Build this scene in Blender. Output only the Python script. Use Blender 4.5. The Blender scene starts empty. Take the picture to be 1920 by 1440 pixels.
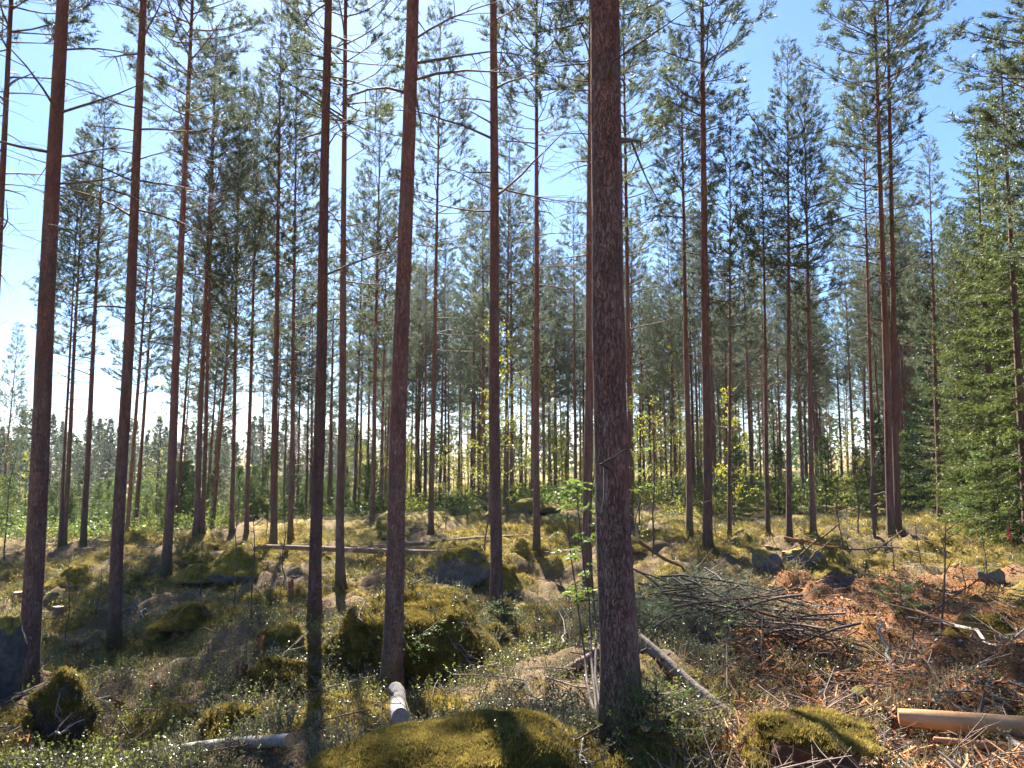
import bpy, math, random
import numpy as np
from mathutils import Vector, Matrix, Euler

random.seed(7)
RNG = np.random.default_rng(7)
SC = bpy.context.scene
COL = SC.collection

# ------------------------------------------------------------------ camera
F = 1423.0                      # focal length in photograph pixels (1920 wide)
PITCH = math.radians(5.0)
EYE = 2.6
cd = bpy.data.cameras.new('camera')
cam = bpy.data.objects.new('camera', cd)
COL.objects.link(cam)
cd.sensor_width = 36.0
cd.lens = F / 1920 * 36.0
cd.clip_start = 0.05
cd.clip_end = 6000
cam.location = (0, 0, EYE)
cam.rotation_euler = (math.radians(90) + PITCH, 0, 0)
SC.camera = cam

# ------------------------------------------------------------------ light
SUN_EL = math.radians(42.0)
SUN_AZ = math.radians(-14.3)    # measured from +Y towards +X
w = bpy.data.worlds.new('World')
SC.world = w
w.use_nodes = True
wn = w.node_tree.nodes
bg = wn['Background']
sky = wn.new('ShaderNodeTexSky')
sky.sky_type = 'NISHITA'
sky.sun_disc = False
sky.sun_elevation = SUN_EL
sky.sun_rotation = SUN_AZ
sky.altitude = 100
sky.air_density = 1.0
sky.dust_density = 0.3
sky.ozone_density = 9.0
w.node_tree.links.new(sky.outputs[0], bg.inputs[0])
bg.inputs[1].default_value = 0.05
sl = bpy.data.lights.new('sun', 'SUN')
sl.energy = 5.0
sl.angle = math.radians(0.53)
sl.color = (1.0, 0.93, 0.82)
sun = bpy.data.objects.new('sun', sl)
COL.objects.link(sun)
sd = Vector((math.sin(SUN_AZ) * math.cos(SUN_EL), math.cos(SUN_AZ) * math.cos(SUN_EL), math.sin(SUN_EL)))
sun.rotation_euler = (-sd).to_track_quat('-Z', 'Y').to_euler()
sun.location = sd * 60

vs = SC.view_settings
vs.view_transform = 'Standard'
vs.look = 'None'
vs.exposure = 2.3
vs.gamma = 1.0
vs.use_curve_mapping = False
cy = SC.cycles
cy.max_bounces = 4
cy.diffuse_bounces = 2
cy.glossy_bounces = 2
cy.transmission_bounces = 3
cy.transparent_max_bounces = 8
cy.use_denoising = True
cy.use_light_tree = False
cy.sample_clamp_direct = 12.0
w.cycles.sampling_method = 'MANUAL'
w.cycles.sample_map_resolution = 512
cy.sample_clamp_indirect = 6.0
cy.caustics_reflective = False
cy.caustics_refractive = False

# ------------------------------------------------------------------ helpers: naming
def tag(o, label=None, cat=None, group=None, kind=None):
    if label: o['label'] = label
    if cat: o['category'] = cat
    if group: o['group'] = group
    if kind: o['kind'] = kind
    return o

def empty(name, loc=(0, 0, 0), rot=(0, 0, 0), scale=1.0):
    o = bpy.data.objects.new(name, None)
    o.empty_display_size = 0.2
    COL.objects.link(o)
    o.location = loc
    o.rotation_euler = rot
    o.scale = (scale, scale, scale)
    return o

def link(name, mesh, parent=None, loc=(0, 0, 0), rot=(0, 0, 0), scale=(1, 1, 1)):
    o = bpy.data.objects.new(name, mesh)
    COL.objects.link(o)
    o.parent = parent
    o.location = loc
    o.rotation_euler = rot
    o.scale = scale
    return o

# ------------------------------------------------------------------ helpers: noise
_T2 = RNG.random((256, 256)).astype(np.float32)
_T3 = RNG.random((32, 32, 32)).astype(np.float32)

def noise2(x, y, seed=0):
    x = np.asarray(x, float) + seed * 17.31
    y = np.asarray(y, float) + seed * 9.77
    xi = np.floor(x).astype(int); yi = np.floor(y).astype(int)
    fx = x - xi; fy = y - yi
    fx = fx * fx * (3 - 2 * fx); fy = fy * fy * (3 - 2 * fy)
    a = _T2[xi & 255, yi & 255]; b = _T2[(xi + 1) & 255, yi & 255]
    c = _T2[xi & 255, (yi + 1) & 255]; d = _T2[(xi + 1) & 255, (yi + 1) & 255]
    return (a * (1 - fx) + b * fx) * (1 - fy) + (c * (1 - fx) + d * fx) * fy - 0.5

def fbm2(x, y, seed=0, octs=4):
    s = 0; a = 1.0; f = 1.0
    for k in range(octs):
        s = s + a * noise2(x * f, y * f, seed + k * 3); a *= 0.5; f *= 2.03
    return s

def noise3(p, seed=0):
    p = np.asarray(p, float) + seed * 7.13
    i = np.floor(p).astype(int); f = p - i
    f = f * f * (3 - 2 * f)
    r = 0
    for dx in (0, 1):
        for dy in (0, 1):
            for dz in (0, 1):
                wgt = (f[:, 0] if dx else 1 - f[:, 0]) * (f[:, 1] if dy else 1 - f[:, 1]) * (f[:, 2] if dz else 1 - f[:, 2])
                r = r + wgt * _T3[(i[:, 0] + dx) & 31, (i[:, 1] + dy) & 31, (i[:, 2] + dz) & 31]
    return r - 0.5

def fbm3(p, seed=0, octs=4):
    s = 0; a = 1.0; f = 1.0
    for k in range(octs):
        s = s + a * noise3(p * f, seed + k); a *= 0.5; f *= 2.03
    return s

def sstep(a, b, x):
    t = np.clip((x - a) / (b - a), 0, 1)
    return t * t * (3 - 2 * t)

# ------------------------------------------------------------------ helpers: meshes
class MB:
    """collects vertices, triangles and quads and links them as one mesh"""
    def __init__(s):
        s.v = []; s.t = []; s.q = []; s.tm = []; s.qm = []; s.n = 0
    def add(s, v, f, m=0):
        v = np.asarray(v, np.float32).reshape(-1, 3)
        f = np.asarray(f, np.int64)
        if len(f):
            if f.shape[1] == 3:
                s.t.append(f + s.n); s.tm.append(np.full(len(f), m, np.int32))
            else:
                s.q.append(f + s.n); s.qm.append(np.full(len(f), m, np.int32))
        s.v.append(v); s.n += len(v)
        return s
    def mesh(s, name, mats, smooth=True):
        me = bpy.data.meshes.new(name)
        v = np.concatenate(s.v) if s.v else np.zeros((0, 3), np.float32)
        t = np.concatenate(s.t) if s.t else np.zeros((0, 3), np.int64)
        q = np.concatenate(s.q) if s.q else np.zeros((0, 4), np.int64)
        nm = np.concatenate([np.concatenate(s.tm) if s.tm else np.zeros(0, np.int32), np.concatenate(s.qm) if s.qm else np.zeros(0, np.int32)])
        me.vertices.add(len(v)); me.vertices.foreach_set('co', v.ravel())
        nl = t.size + q.size; npoly = len(t) + len(q)
        me.loops.add(nl); me.loops.foreach_set('vertex_index', np.concatenate([t.ravel(), q.ravel()]).astype(np.int32))
        me.polygons.add(npoly)
        st = np.concatenate([np.arange(len(t)) * 3, t.size + np.arange(len(q)) * 4]).astype(np.int32)
        me.polygons.foreach_set('loop_start', st)
        me.polygons.foreach_set('material_index', nm)
        me.polygons.foreach_set('use_smooth', np.full(npoly, smooth))
        me.update(calc_edges=True)
        for m in (mats if isinstance(mats, (list, tuple)) else [mats]):
            me.materials.append(m)
        return me

def nrm(v):
    v = np.asarray(v, float)
    return v / np.maximum(np.linalg.norm(v, axis=-1, keepdims=True), 1e-9)

def tube(mb, pts, rad, sides=6, m=0, cap=True, rough=0.0, seed=0):
    pts = np.asarray(pts, float); n = len(pts)
    rad = np.broadcast_to(np.asarray(rad, float), (n,))
    tan = nrm(np.gradient(pts, axis=0))
    up = np.array([0.0, 0.0, 1.0]) if abs(tan[0][2]) < 0.9 else np.array([0.0, 1.0, 0.0])
    u = nrm(np.cross(tan, up)); v = np.cross(u, tan)
    a = np.arange(sides) * (2 * math.pi / sides)
    ring = u[:, None, :] * np.cos(a)[None, :, None] + v[:, None, :] * np.sin(a)[None, :, None]
    R = rad[:, None] * np.ones((n, sides))
    if rough:
        q = (pts[:, None, :] + ring * R[..., None] * 1.0).reshape(-1, 3)
        R = R * (1 + rough * fbm3(q * 6 + seed, 1, 3).reshape(n, sides))
    P = pts[:, None, :] + ring * R[..., None]
    idx = np.arange(n * sides).reshape(n, sides)
    nx = np.roll(idx, -1, 1)
    quads = np.stack([idx[:-1], nx[:-1], nx[1:], idx[1:]], -1).reshape(-1, 4)
    mb.add(P.reshape(-1, 3), quads, m)
    if cap:
        for e, flip in ((0, False), (n - 1, True)):
            c = np.vstack([P[e], pts[e]])
            k = np.arange(sides)
            tri = np.stack([np.full(sides, sides), (k + 1) % sides, k], -1)
            if flip: tri = tri[:, ::-1]
            mb.add(c, tri, m)
    return P

def blades(mb, P, D, L, k, bl, bw, rng, spread=0.7, fwd=0.8, m=0):
    """k thin needle blades round each shoot P + D*L"""
    N = len(P)
    if N == 0: return
    P = np.repeat(np.asarray(P, float), k, 0); D = np.repeat(nrm(D), k, 0); L = np.repeat(np.broadcast_to(L, (N,)), k)
    M = N * k
    s = rng.random(M)
    rv = nrm(rng.normal(size=(M, 3)))
    rad = nrm(rv - (rv * D).sum(1, keepdims=True) * D)
    d = nrm(D * fwd + rad * spread)
    b = P + D * (L * s)[:, None]
    ln = bl * rng.uniform(0.75, 1.2, M)
    sd_ = nrm(np.cross(d, nrm(rng.normal(size=(M, 3))))) * (bw / 2)
    V = np.stack([b - sd_, b + sd_, b + d * ln[:, None]], 1).reshape(-1, 3)
    mb.add(V, np.arange(M * 3).reshape(-1, 3), m)

def leaves(mb, P, D, ln, wd, rng, m=0, jitter=0.6):
    """diamond leaves, folded a little along the midrib"""
    N = len(P)
    if N == 0: return
    d = nrm(nrm(D) + jitter * rng.normal(size=(N, 3)))
    s = nrm(np.cross(d, nrm(rng.normal(size=(N, 3)))))
    up = np.cross(s, d)
    ln = np.broadcast_to(ln, (N,))[:, None] * rng.uniform(0.7, 1.2, (N, 1)); wd = np.broadcast_to(wd, (N,))[:, None]
    a = P; c = P + d * ln; mid = P + d * ln * 0.45
    l = mid + s * wd / 2 + up * wd * 0.12; r = mid - s * wd / 2 + up * wd * 0.12
    V = np.stack([a, r, c, l], 1).reshape(-1, 3)
    i = np.arange(N) * 4
    T = np.concatenate([np.stack([i, i + 1, i + 2], -1), np.stack([i, i + 2, i + 3], -1)])
    mb.add(V, T, m)

# ------------------------------------------------------------------ materials
def new_mat(name):
    m = bpy.data.materials.new(name); m.use_nodes = True
    nt = m.node_tree
    return m, nt, nt.nodes, nt.links, nt.nodes['Principled BSDF']

def ramp(n, stops, interp='LINEAR'):
    r = n.new('ShaderNodeValToRGB')
    r.color_ramp.interpolation = interp
    e = r.color_ramp.elements
    while len(e) < len(stops): e.new(0.5)
    for i, (p, c) in enumerate(stops):
        e[i].position = p
        e[i].color = (*c, 1) if len(c) == 3 else c
    return r

def nd(n, t, **kw):
    x = n.new(t)
    for k, v in kw.items():
        if hasattr(x, k): setattr(x, k, v)
        else: x.inputs[k.replace('_', ' ')].default_value = v
    return x

def mixc(n, l, fac, a, b, mode='MIX'):
    x = n.new('ShaderNodeMix'); x.data_type = 'RGBA'; x.blend_type = mode
    for s, v in ((0, fac), (6, a), (7, b)):
        if isinstance(v, bpy.types.NodeSocket): l.new(v, x.inputs[s])
        elif s == 0: x.inputs[0].default_value = v
        else: x.inputs[s].default_value = (*v, 1)
    return x.outputs[2]

def mth(n, l, op, a, b=None, clamp=False):
    x = n.new('ShaderNodeMath'); x.operation = op; x.use_clamp = clamp
    for i, v in enumerate((a, b)):
        if v is None: continue
        if isinstance(v, bpy.types.NodeSocket): l.new(v, x.inputs[i])
        else: x.inputs[i].default_value = v
    return x.outputs[0]

def coords(n, l, randomise=True):
    tc = n.new('ShaderNodeTexCoord')
    if not randomise: return tc.outputs['Object'], None
    oi = n.new('ShaderNodeObjectInfo')
    v = n.new('ShaderNodeVectorMath'); v.operation = 'SCALE'
    v.inputs[0].default_value = (13.1, 27.7, 0.0)
    l.new(oi.outputs['Random'], v.inputs['Scale'])
    a = n.new('ShaderNodeVectorMath'); a.operation = 'ADD'
    l.new(tc.outputs['Object'], a.inputs[0]); l.new(v.outputs[0], a.inputs[1])
    return a.outputs[0], oi.outputs['Random']

def mat_pine_bark(name='pine_bark', lo=0.5, hi=6.0):
    m, nt, n, l, p = new_mat(name)
    co, rnd = coords(n, l)
    tc = n.new('ShaderNodeTexCoord')
    sep = n.new('ShaderNodeSeparateXYZ'); l.new(tc.outputs['Object'], sep.inputs[0])
    mp = n.new('ShaderNodeMapping'); mp.inputs['Scale'].default_value = (1, 1, 0.26); l.new(co, mp.inputs[0])
    wn_ = nd(n, 'ShaderNodeTexNoise', Scale=26.0, Detail=6.0, Roughness=0.75); l.new(mp.outputs[0], wn_.inputs[0])
    wv = n.new('ShaderNodeVectorMath'); wv.operation = 'MULTIPLY_ADD'
    l.new(wn_.outputs['Color'], wv.inputs[0]); wv.inputs[1].default_value = (0.085, 0.085, 0.085); l.new(mp.outputs[0], wv.inputs[2])
    vo = nd(n, 'ShaderNodeTexVoronoi', feature='DISTANCE_TO_EDGE', Scale=62.0); l.new(wv.outputs[0], vo.inputs['Vector'])
    vc = nd(n, 'ShaderNodeTexVoronoi', feature='F1', Scale=62.0); l.new(wv.outputs[0], vc.inputs['Vector'])
    crack = ramp(n, [(0.0, (0.25, 0.25, 0.25)), (0.10, (1, 1, 1))]); l.new(vo.outputs['Distance'], crack.inputs[0])
    nz = nd(n, 'ShaderNodeTexNoise', Scale=11.0, Detail=7.0, Roughness=0.72); l.new(mp.outputs[0], nz.inputs[0])
    big = nd(n, 'ShaderNodeTexNoise', Scale=1.9, Detail=5.0, Roughness=0.65); l.new(co, big.inputs[0])
    fine = nd(n, 'ShaderNodeTexNoise', Scale=95.0, Detail=4.0, Roughness=0.7); l.new(mp.outputs[0], fine.inputs[0])
    lowc = ramp(n, [(0.3, (0.11, 0.072, 0.066)), (0.5, (0.20, 0.122, 0.108)), (0.7, (0.28, 0.205, 0.185))]); l.new(nz.outputs[0], lowc.inputs[0])
    red = ramp(n, [(0.3, (0.18, 0.072, 0.052)), (0.55, (0.29, 0.118, 0.083)), (0.75, (0.36, 0.17, 0.12))]); l.new(nz.outputs[0], red.inputs[0])
    h = mth(n, l, 'ADD', sep.outputs[2], mth(n, l, 'MULTIPLY', mth(n, l, 'SUBTRACT', big.outputs[0], 0.5), 10.0))
    mr = n.new('ShaderNodeMapRange'); l.new(h, mr.inputs[0]); mr.inputs[1].default_value = lo; mr.inputs[2].default_value = hi
    c = mixc(n, l, mr.outputs[0], lowc.outputs[0], red.outputs[0])
    pr = ramp(n, [(0.0, (0.8, 0.8, 0.8)), (1.0, (1.15, 1.15, 1.15))]); l.new(vc.outputs['Color'], pr.inputs[0])
    c = mixc(n, l, 0.8, c, pr.outputs[0], 'MULTIPLY')
    fr = ramp(n, [(0.3, (0.6, 0.6, 0.6)), (0.7, (1.3, 1.3, 1.3))]); l.new(fine.outputs[0], fr.inputs[0])
    c = mixc(n, l, 0.8, c, fr.outputs[0], 'MULTIPLY')
    c = mixc(n, l, crack.outputs[0], (0.065, 0.042, 0.036), c)
    # grey lichen patches low on the trunk
    li = nd(n, 'ShaderNodeTexNoise', Scale=9.0, Detail=6.0, Roughness=0.75); l.new(co, li.inputs[0])
    lr = ramp(n, [(0.60, (0, 0, 0)), (0.68, (1, 1, 1))]); l.new(li.outputs[0], lr.inputs[0])
    lh = n.new('ShaderNodeMapRange'); l.new(sep.outputs[2], lh.inputs[0]); lh.inputs[1].default_value = 6; lh.inputs[2].default_value = 0.5
    c = mixc(n, l, mth(n, l, 'MULTIPLY', lr.outputs[0], mth(n, l, 'MULTIPLY', lh.outputs[0], 0.6)), c, (0.25, 0.28, 0.23))
    # green moss at the foot
    mh = n.new('ShaderNodeMapRange'); l.new(mth(n, l, 'ADD', sep.outputs[2], mth(n, l, 'MULTIPLY', nz.outputs[0], -0.5)), mh.inputs[0]); mh.inputs[1].default_value = 0.15; mh.inputs[2].default_value = -0.2
    c = mixc(n, l, mth(n, l, 'MULTIPLY', mh.outputs[0], 0.7), c, (0.12, 0.11, 0.03))
    if rnd:
        rr = n.new('ShaderNodeMapRange'); l.new(rnd, rr.inputs[0]); rr.inputs[3].default_value = 0.75; rr.inputs[4].default_value = 1.2
        hs = n.new('ShaderNodeHueSaturation'); l.new(rr.outputs[0], hs.inputs['Value']); l.new(c, hs.inputs['Color']); c = hs.outputs[0]
    l.new(c, p.inputs['Base Color'])
    p.inputs['Roughness'].default_value = 0.85
    p.inputs['Specular IOR Level'].default_value = 0.25
    hgt = mth(n, l, 'ADD', mth(n, l, 'MULTIPLY', crack.outputs[0], 0.7), mth(n, l, 'ADD', mth(n, l, 'MULTIPLY', nz.outputs[0], 0.5), mth(n, l, 'MULTIPLY', fine.outputs[0], 0.3)))
    b = nd(n, 'ShaderNodeBump', Strength=0.9, Distance=0.02); l.new(hgt, b.inputs['Height']); l.new(b.outputs[0], p.inputs['Normal'])
    return m

def mat_leaf(name, c1, c2, trans=0.5, rough=0.45, spec=0.4, var=0.35, tcol=None, scale=3.0, world=False, c3=None):
    """thin leaf: diffuse + translucent + gloss; colour varies in the crown and from plant to plant"""
    m, nt, n, l, p = new_mat(name)
    co, rnd = coords(n, l)
    if world:
        co = n.new('ShaderNodeNewGeometry').outputs['Position']
    nz = nd(n, 'ShaderNodeTexNoise', Scale=scale, Detail=4.0, Roughness=0.65); l.new(co, nz.inputs[0])
    r = ramp(n, [(0.32, c1), (0.66, c2)] + ([(0.74, c3)] if c3 else [])); l.new(nz.outputs[0], r.inputs[0])
    rr = n.new('ShaderNodeMapRange'); l.new(rnd, rr.inputs[0]); rr.inputs[3].default_value = 1 - var; rr.inputs[4].default_value = 1 + var
    hs = n.new('ShaderNodeHueSaturation'); l.new(rr.outputs[0], hs.inputs['Value']); l.new(r.outputs[0], hs.inputs['Color'])
    l.new(hs.outputs[0], p.inputs['Base Color'])
    p.inputs['Roughness'].default_value = rough
    p.inputs['Specular IOR Level'].default_value = spec
    t = n.new('ShaderNodeBsdfTranslucent')
    if tcol:
        l.new(mixc(n, l, 1.0, hs.outputs[0], tcol, 'MULTIPLY'), t.inputs[0])
    else:
        l.new(hs.outputs[0], t.inputs[0])
    mx = n.new('ShaderNodeMixShader'); mx.inputs[0].default_value = trans
    l.new(p.outputs[0], mx.inputs[1]); l.new(t.outputs[0], mx.inputs[2])
    l.new(mx.outputs[0], n['Material Output'].inputs[0])
    return m

def mat_wood(name, c1, c2, scale=30.0, stretch=(1, 1, 0.08), bump=0.5, rough=0.8, axis_random=True):
    m, nt, n, l, p = new_mat(name)
    co, rnd = coords(n, l)
    mp = n.new('ShaderNodeMapping'); mp.inputs['Scale'].default_value = stretch; l.new(co, mp.inputs[0])
    nz = nd(n, 'ShaderNodeTexNoise', Scale=scale, Detail=5.0, Roughness=0.65); l.new(mp.outputs[0], nz.inputs[0])
    n2 = nd(n, 'ShaderNodeTexNoise', Scale=5.0, Detail=4.0); l.new(co, n2.inputs[0])
    r = ramp(n, [(0.3, c1), (0.7, c2)]); l.new(mth(n, l, 'ADD', mth(n, l, 'MULTIPLY', nz.outputs[0], 0.6), mth(n, l, 'MULTIPLY', n2.outputs[0], 0.4)), r.inputs[0])
    l.new(r.outputs[0], p.inputs['Base Color'])
    p.inputs['Roughness'].default_value = rough
    p.inputs['Specular IOR Level'].default_value = 0.25
    b = nd(n, 'ShaderNodeBump', Strength=bump, Distance=0.01); l.new(nz.outputs[0], b.inputs['Height']); l.new(b.outputs[0], p.inputs['Normal'])
    return m

def mat_cut(name='cut_wood', c1=(0.42, 0.22, 0.10), c2=(0.62, 0.42, 0.23)):
    m, nt, n, l, p = new_mat(name)
    tc = n.new('ShaderNodeTexCoord')
    wv = nd(n, 'ShaderNodeTexWave', wave_type='RINGS', rings_direction='Z', Scale=28.0, Distortion=1.5, Detail=2.0); l.new(tc.outputs['Object'], wv.inputs[0])
    nz = nd(n, 'ShaderNodeTexNoise', Scale=12.0, Detail=4.0); l.new(tc.outputs['Object'], nz.inputs[0])
    r = ramp(n, [(0.2, c1), (0.8, c2)]); l.new(mth(n, l, 'ADD', mth(n, l, 'MULTIPLY', wv.outputs[0], 0.5), mth(n, l, 'MULTIPLY', nz.outputs[0], 0.5)), r.inputs[0])
    l.new(r.outputs[0], p.inputs['Base Color']); p.inputs['Roughness'].default_value = 0.75
    return m

def mat_rock(name='boulder_rock', moss=0.5, dark=1.0):
    """lichen-grey stone with moss where the stone faces up"""
    m, nt, n, l, p = new_mat(name)
    co, rnd = coords(n, l)
    n1 = nd(n, 'ShaderNodeTexNoise', Scale=4.0, Detail=8.0, Roughness=0.7); l.new(co, n1.inputs[0])
    n2 = nd(n, 'ShaderNodeTexNoise', Scale=22.0, Detail=6.0, Roughness=0.7); l.new(co, n2.inputs[0])
    vo = nd(n, 'ShaderNodeTexVoronoi', feature='F1', Scale=5.0); l.new(co, vo.inputs['Vector'])
    k = dark
    r = ramp(n, [(0.3, (0.07 * k, 0.07 * k, 0.068 * k)), (0.5, (0.19 * k, 0.185 * k, 0.18 * k)), (0.68, (0.36 * k, 0.36 * k, 0.36 * k))])
    l.new(mth(n, l, 'ADD', mth(n, l, 'MULTIPLY', n1.outputs[0], 0.55), mth(n, l, 'MULTIPLY', n2.outputs[0], 0.45)), r.inputs[0])
    g = n.new('ShaderNodeNewGeometry'); sp = n.new('ShaderNodeSeparateXYZ'); l.new(g.outputs['Normal'], sp.inputs[0])
    f = mth(n, l, 'ADD', sp.outputs[2], mth(n, l, 'MULTIPLY', mth(n, l, 'SUBTRACT', n1.outputs[0], 0.5), 2.2))
    mr = n.new('ShaderNodeMapRange'); l.new(f, mr.inputs[0]); mr.inputs[1].default_value = 0.75 - moss; mr.inputs[2].default_value = 0.95 - moss
    mc = ramp(n, [(0.3, (0.10, 0.08, 0.018)), (0.55, (0.22, 0.175, 0.03)), (0.75, (0.33, 0.25, 0.05))]); l.new(n2.outputs[0], mc.inputs[0])
    l.new(mixc(n, l, mr.outputs[0], r.outputs[0], mc.outputs[0]), p.inputs['Base Color'])
    p.inputs['Roughness'].default_value = 0.9; p.inputs['Specular IOR Level'].default_value = 0.2
    b = nd(n, 'ShaderNodeBump', Strength=0.8, Distance=0.03); l.new(n2.outputs[0], b.inputs['Height']); l.new(b.outputs[0], p.inputs['Normal'])
    return m

def mat_ground():
    m, nt, n, l, p = new_mat('forest_floor')
    tc = n.new('ShaderNodeTexCoord')
    at = n.new('ShaderNodeAttribute'); at.attribute_name = 'debris'
    n1 = nd(n, 'ShaderNodeTexNoise', Scale=0.9, Detail=6.0, Roughness=0.65); l.new(tc.outputs['Object'], n1.inputs[0])
    n2 = nd(n, 'ShaderNodeTexNoise', Scale=7.0, Detail=8.0, Roughness=0.75); l.new(tc.outputs['Object'], n2.inputs[0])
    n3 = nd(n, 'ShaderNodeTexNoise', Scale=60.0, Detail=4.0, Roughness=0.7); l.new(tc.outputs['Object'], n3.inputs[0])
    moss = ramp(n, [(0.3, (0.10, 0.082, 0.028)), (0.5, (0.25, 0.19, 0.055)), (0.72, (0.38, 0.295, 0.095))]); l.new(n2.outputs[0], moss.inputs[0])
    lit = ramp(n, [(0.3, (0.06, 0.042, 0.026)), (0.5, (0.18, 0.125, 0.07)), (0.75, (0.36, 0.27, 0.16))]); l.new(n3.outputs[0], lit.inputs[0])
    deb = ramp(n, [(0.3, (0.08, 0.034, 0.015)), (0.5, (0.27, 0.12, 0.048)), (0.72, (0.48, 0.26, 0.11))]); l.new(n3.outputs[0], deb.inputs[0])
    s = ramp(n, [(0.45, (0, 0, 0)), (0.56, (1, 1, 1))]); am = n.new('ShaderNodeAttribute'); am.attribute_name = 'moss'
    l.new(mth(n, l, 'ADD', mth(n, l, 'MULTIPLY', am.outputs['Fac'], 0.7), mth(n, l, 'MULTIPLY', n2.outputs[0], 0.3)), s.inputs[0])
    c = mixc(n, l, s.outputs[0], lit.outputs[0], moss.outputs[0])
    dm = ramp(n, [(0.35, (0, 0, 0)), (0.6, (1, 1, 1))]); l.new(mth(n, l, 'ADD', at.outputs['Fac'], mth(n, l, 'MULTIPLY', mth(n, l, 'SUBTRACT', n2.outputs[0], 0.5), 0.9)), dm.inputs[0])
    c = mixc(n, l, dm.outputs[0], c, deb.outputs[0])
    l.new(c, p.inputs['Base Color']); p.inputs['Roughness'].default_value = 0.95; p.inputs['Specular IOR Level'].default_value = 0.1
    h = mth(n, l, 'ADD', n2.outputs[0], mth(n, l, 'MULTIPLY', n3.outputs[0], 0.4))
    b = nd(n, 'ShaderNodeBump', Strength=1.0, Distance=0.06); l.new(h, b.inputs['Height']); l.new(b.outputs[0], p.inputs['Normal'])
    return m

M_BARK = mat_pine_bark()
M_LIMB = mat_wood('limb_bark', (0.06, 0.038, 0.030), (0.15, 0.09, 0.062), 40, (1, 1, 1), 0.3)
M_DEAD = mat_wood('dead_branch_bark', (0.05, 0.040, 0.036), (0.12, 0.095, 0.085), 40, (1, 1, 1), 0.4)
M_NEEDLE = mat_leaf('pine_needles', (0.062, 0.092, 0.050), (0.14, 0.172, 0.095), 0.46, 0.5, 0.45, 0.22, scale=0.8)
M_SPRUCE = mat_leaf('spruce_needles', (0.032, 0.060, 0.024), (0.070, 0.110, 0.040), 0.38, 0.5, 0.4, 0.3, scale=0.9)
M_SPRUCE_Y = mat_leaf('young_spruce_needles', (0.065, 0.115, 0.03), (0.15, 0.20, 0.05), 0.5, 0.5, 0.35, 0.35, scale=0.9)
M_SPRUCE_LIT = mat_leaf('sunlit_spruce_needles', (0.055, 0.085, 0.02), (0.14, 0.17, 0.035), 0.45, 0.5, 0.35, 0.25, scale=0.9)  # lighter, yellower copy of the spruce needles: sunlight put into the colour
M_BIRCH = mat_leaf('spring_birch_leaf', (0.20, 0.22, 0.03), (0.36, 0.35, 0.045), 0.55, 0.45, 0.4, 0.25, scale=1.5)
M_ROWAN = mat_leaf('rowan_leaf', (0.09, 0.15, 0.025), (0.19, 0.26, 0.045), 0.55, 0.45, 0.4, 0.2, scale=8)
M_SHRUB = mat_leaf('dwarf_shrub_leaf', (0.085, 0.10, 0.045), (0.23, 0.215, 0.12), 0.33, 0.34, 0.7, 0.35, scale=1.6, world=True)
M_SHRUBY = mat_leaf('bilberry_leaf', (0.13, 0.16, 0.03), (0.24, 0.24, 0.05), 0.45, 0.35, 0.6, 0.3, scale=10)
M_MOSS = mat_leaf('feather_moss', (0.10, 0.082, 0.026), (0.37, 0.285, 0.072), 0.48, 0.7, 0.15, 0.4, scale=4.5, world=True, c3=(0.46, 0.37, 0.14))
M_GRASS = mat_leaf('dry_grass', (0.20, 0.15, 0.07), (0.36, 0.29, 0.15), 0.35, 0.6, 0.3, 0.3, scale=6)
M_TWIG = mat_wood('twig_bark', (0.07, 0.05, 0.04), (0.22, 0.16, 0.12), 30, (1, 1, 1), 0.3)
M_CHIP = mat_wood('bark_chip', (0.28, 0.11, 0.04), (0.60, 0.32, 0.13), 14, (1, 1, 1), 0.4)
M_CUT = mat_cut()
M_PEEL = mat_wood('peeled_pine_wood', (0.36, 0.17, 0.065), (0.62, 0.40, 0.20), 14, (0.12, 1, 1), 0.35, 0.55)
M_OLD = mat_wood('old_log_bark', (0.09, 0.07, 0.055), (0.30, 0.24, 0.19), 22, (1, 1, 1), 1.0)
M_LOG = mat_wood('log_bark', (0.10, 0.06, 0.045), (0.30, 0.19, 0.14), 30, (1, 1, 1), 0.8)
M_GREY = mat_wood('weathered_grey_wood', (0.14, 0.12, 0.105), (0.36, 0.33, 0.30), 36, (1, 1, 1), 0.7)
M_ROT = mat_wood('rotten_wood', (0.10, 0.04, 0.02), (0.36, 0.15, 0.06), 26, (1, 1, 0.2), 0.9)
M_ROCK = mat_rock('boulder_rock', 0.5, 0.6)
M_ROCK_BARE = mat_rock('bare_rock', 0.2, 0.65)
M_ROCK_MOSS = mat_rock('mossy_boulder_rock', 0.95, 0.8)
M_ROCK_DARK = mat_rock('dark_boulder_rock', 0.3, 0.35)
M_GROUND = mat_ground()

def mat_soil():
    return mat_wood('torn_soil', (0.035, 0.018, 0.012), (0.14, 0.07, 0.04), 18, (1, 1, 1), 1.0, 0.95)
M_SOIL = mat_soil()

def mat_plain(name, c, rough=0.6):
    m, nt, n, l, p = new_mat(name)
    tc = n.new('ShaderNodeTexCoord')
    nz = nd(n, 'ShaderNodeTexNoise', Scale=20.0, Detail=2.0); l.new(tc.outputs['Object'], nz.inputs[0])
    r = ramp(n, [(0.3, tuple(x * 0.8 for x in c)), (0.7, c)]); l.new(nz.outputs[0], r.inputs[0])
    l.new(r.outputs[0], p.inputs['Base Color']); p.inputs['Roughness'].default_value = rough
    return m
M_RIBBON = mat_plain('red_ribbon', (0.55, 0.05, 0.06))
M_HILL = mat_plain('far_forest_hill', (0.045, 0.075, 0.07), 0.95)

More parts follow.
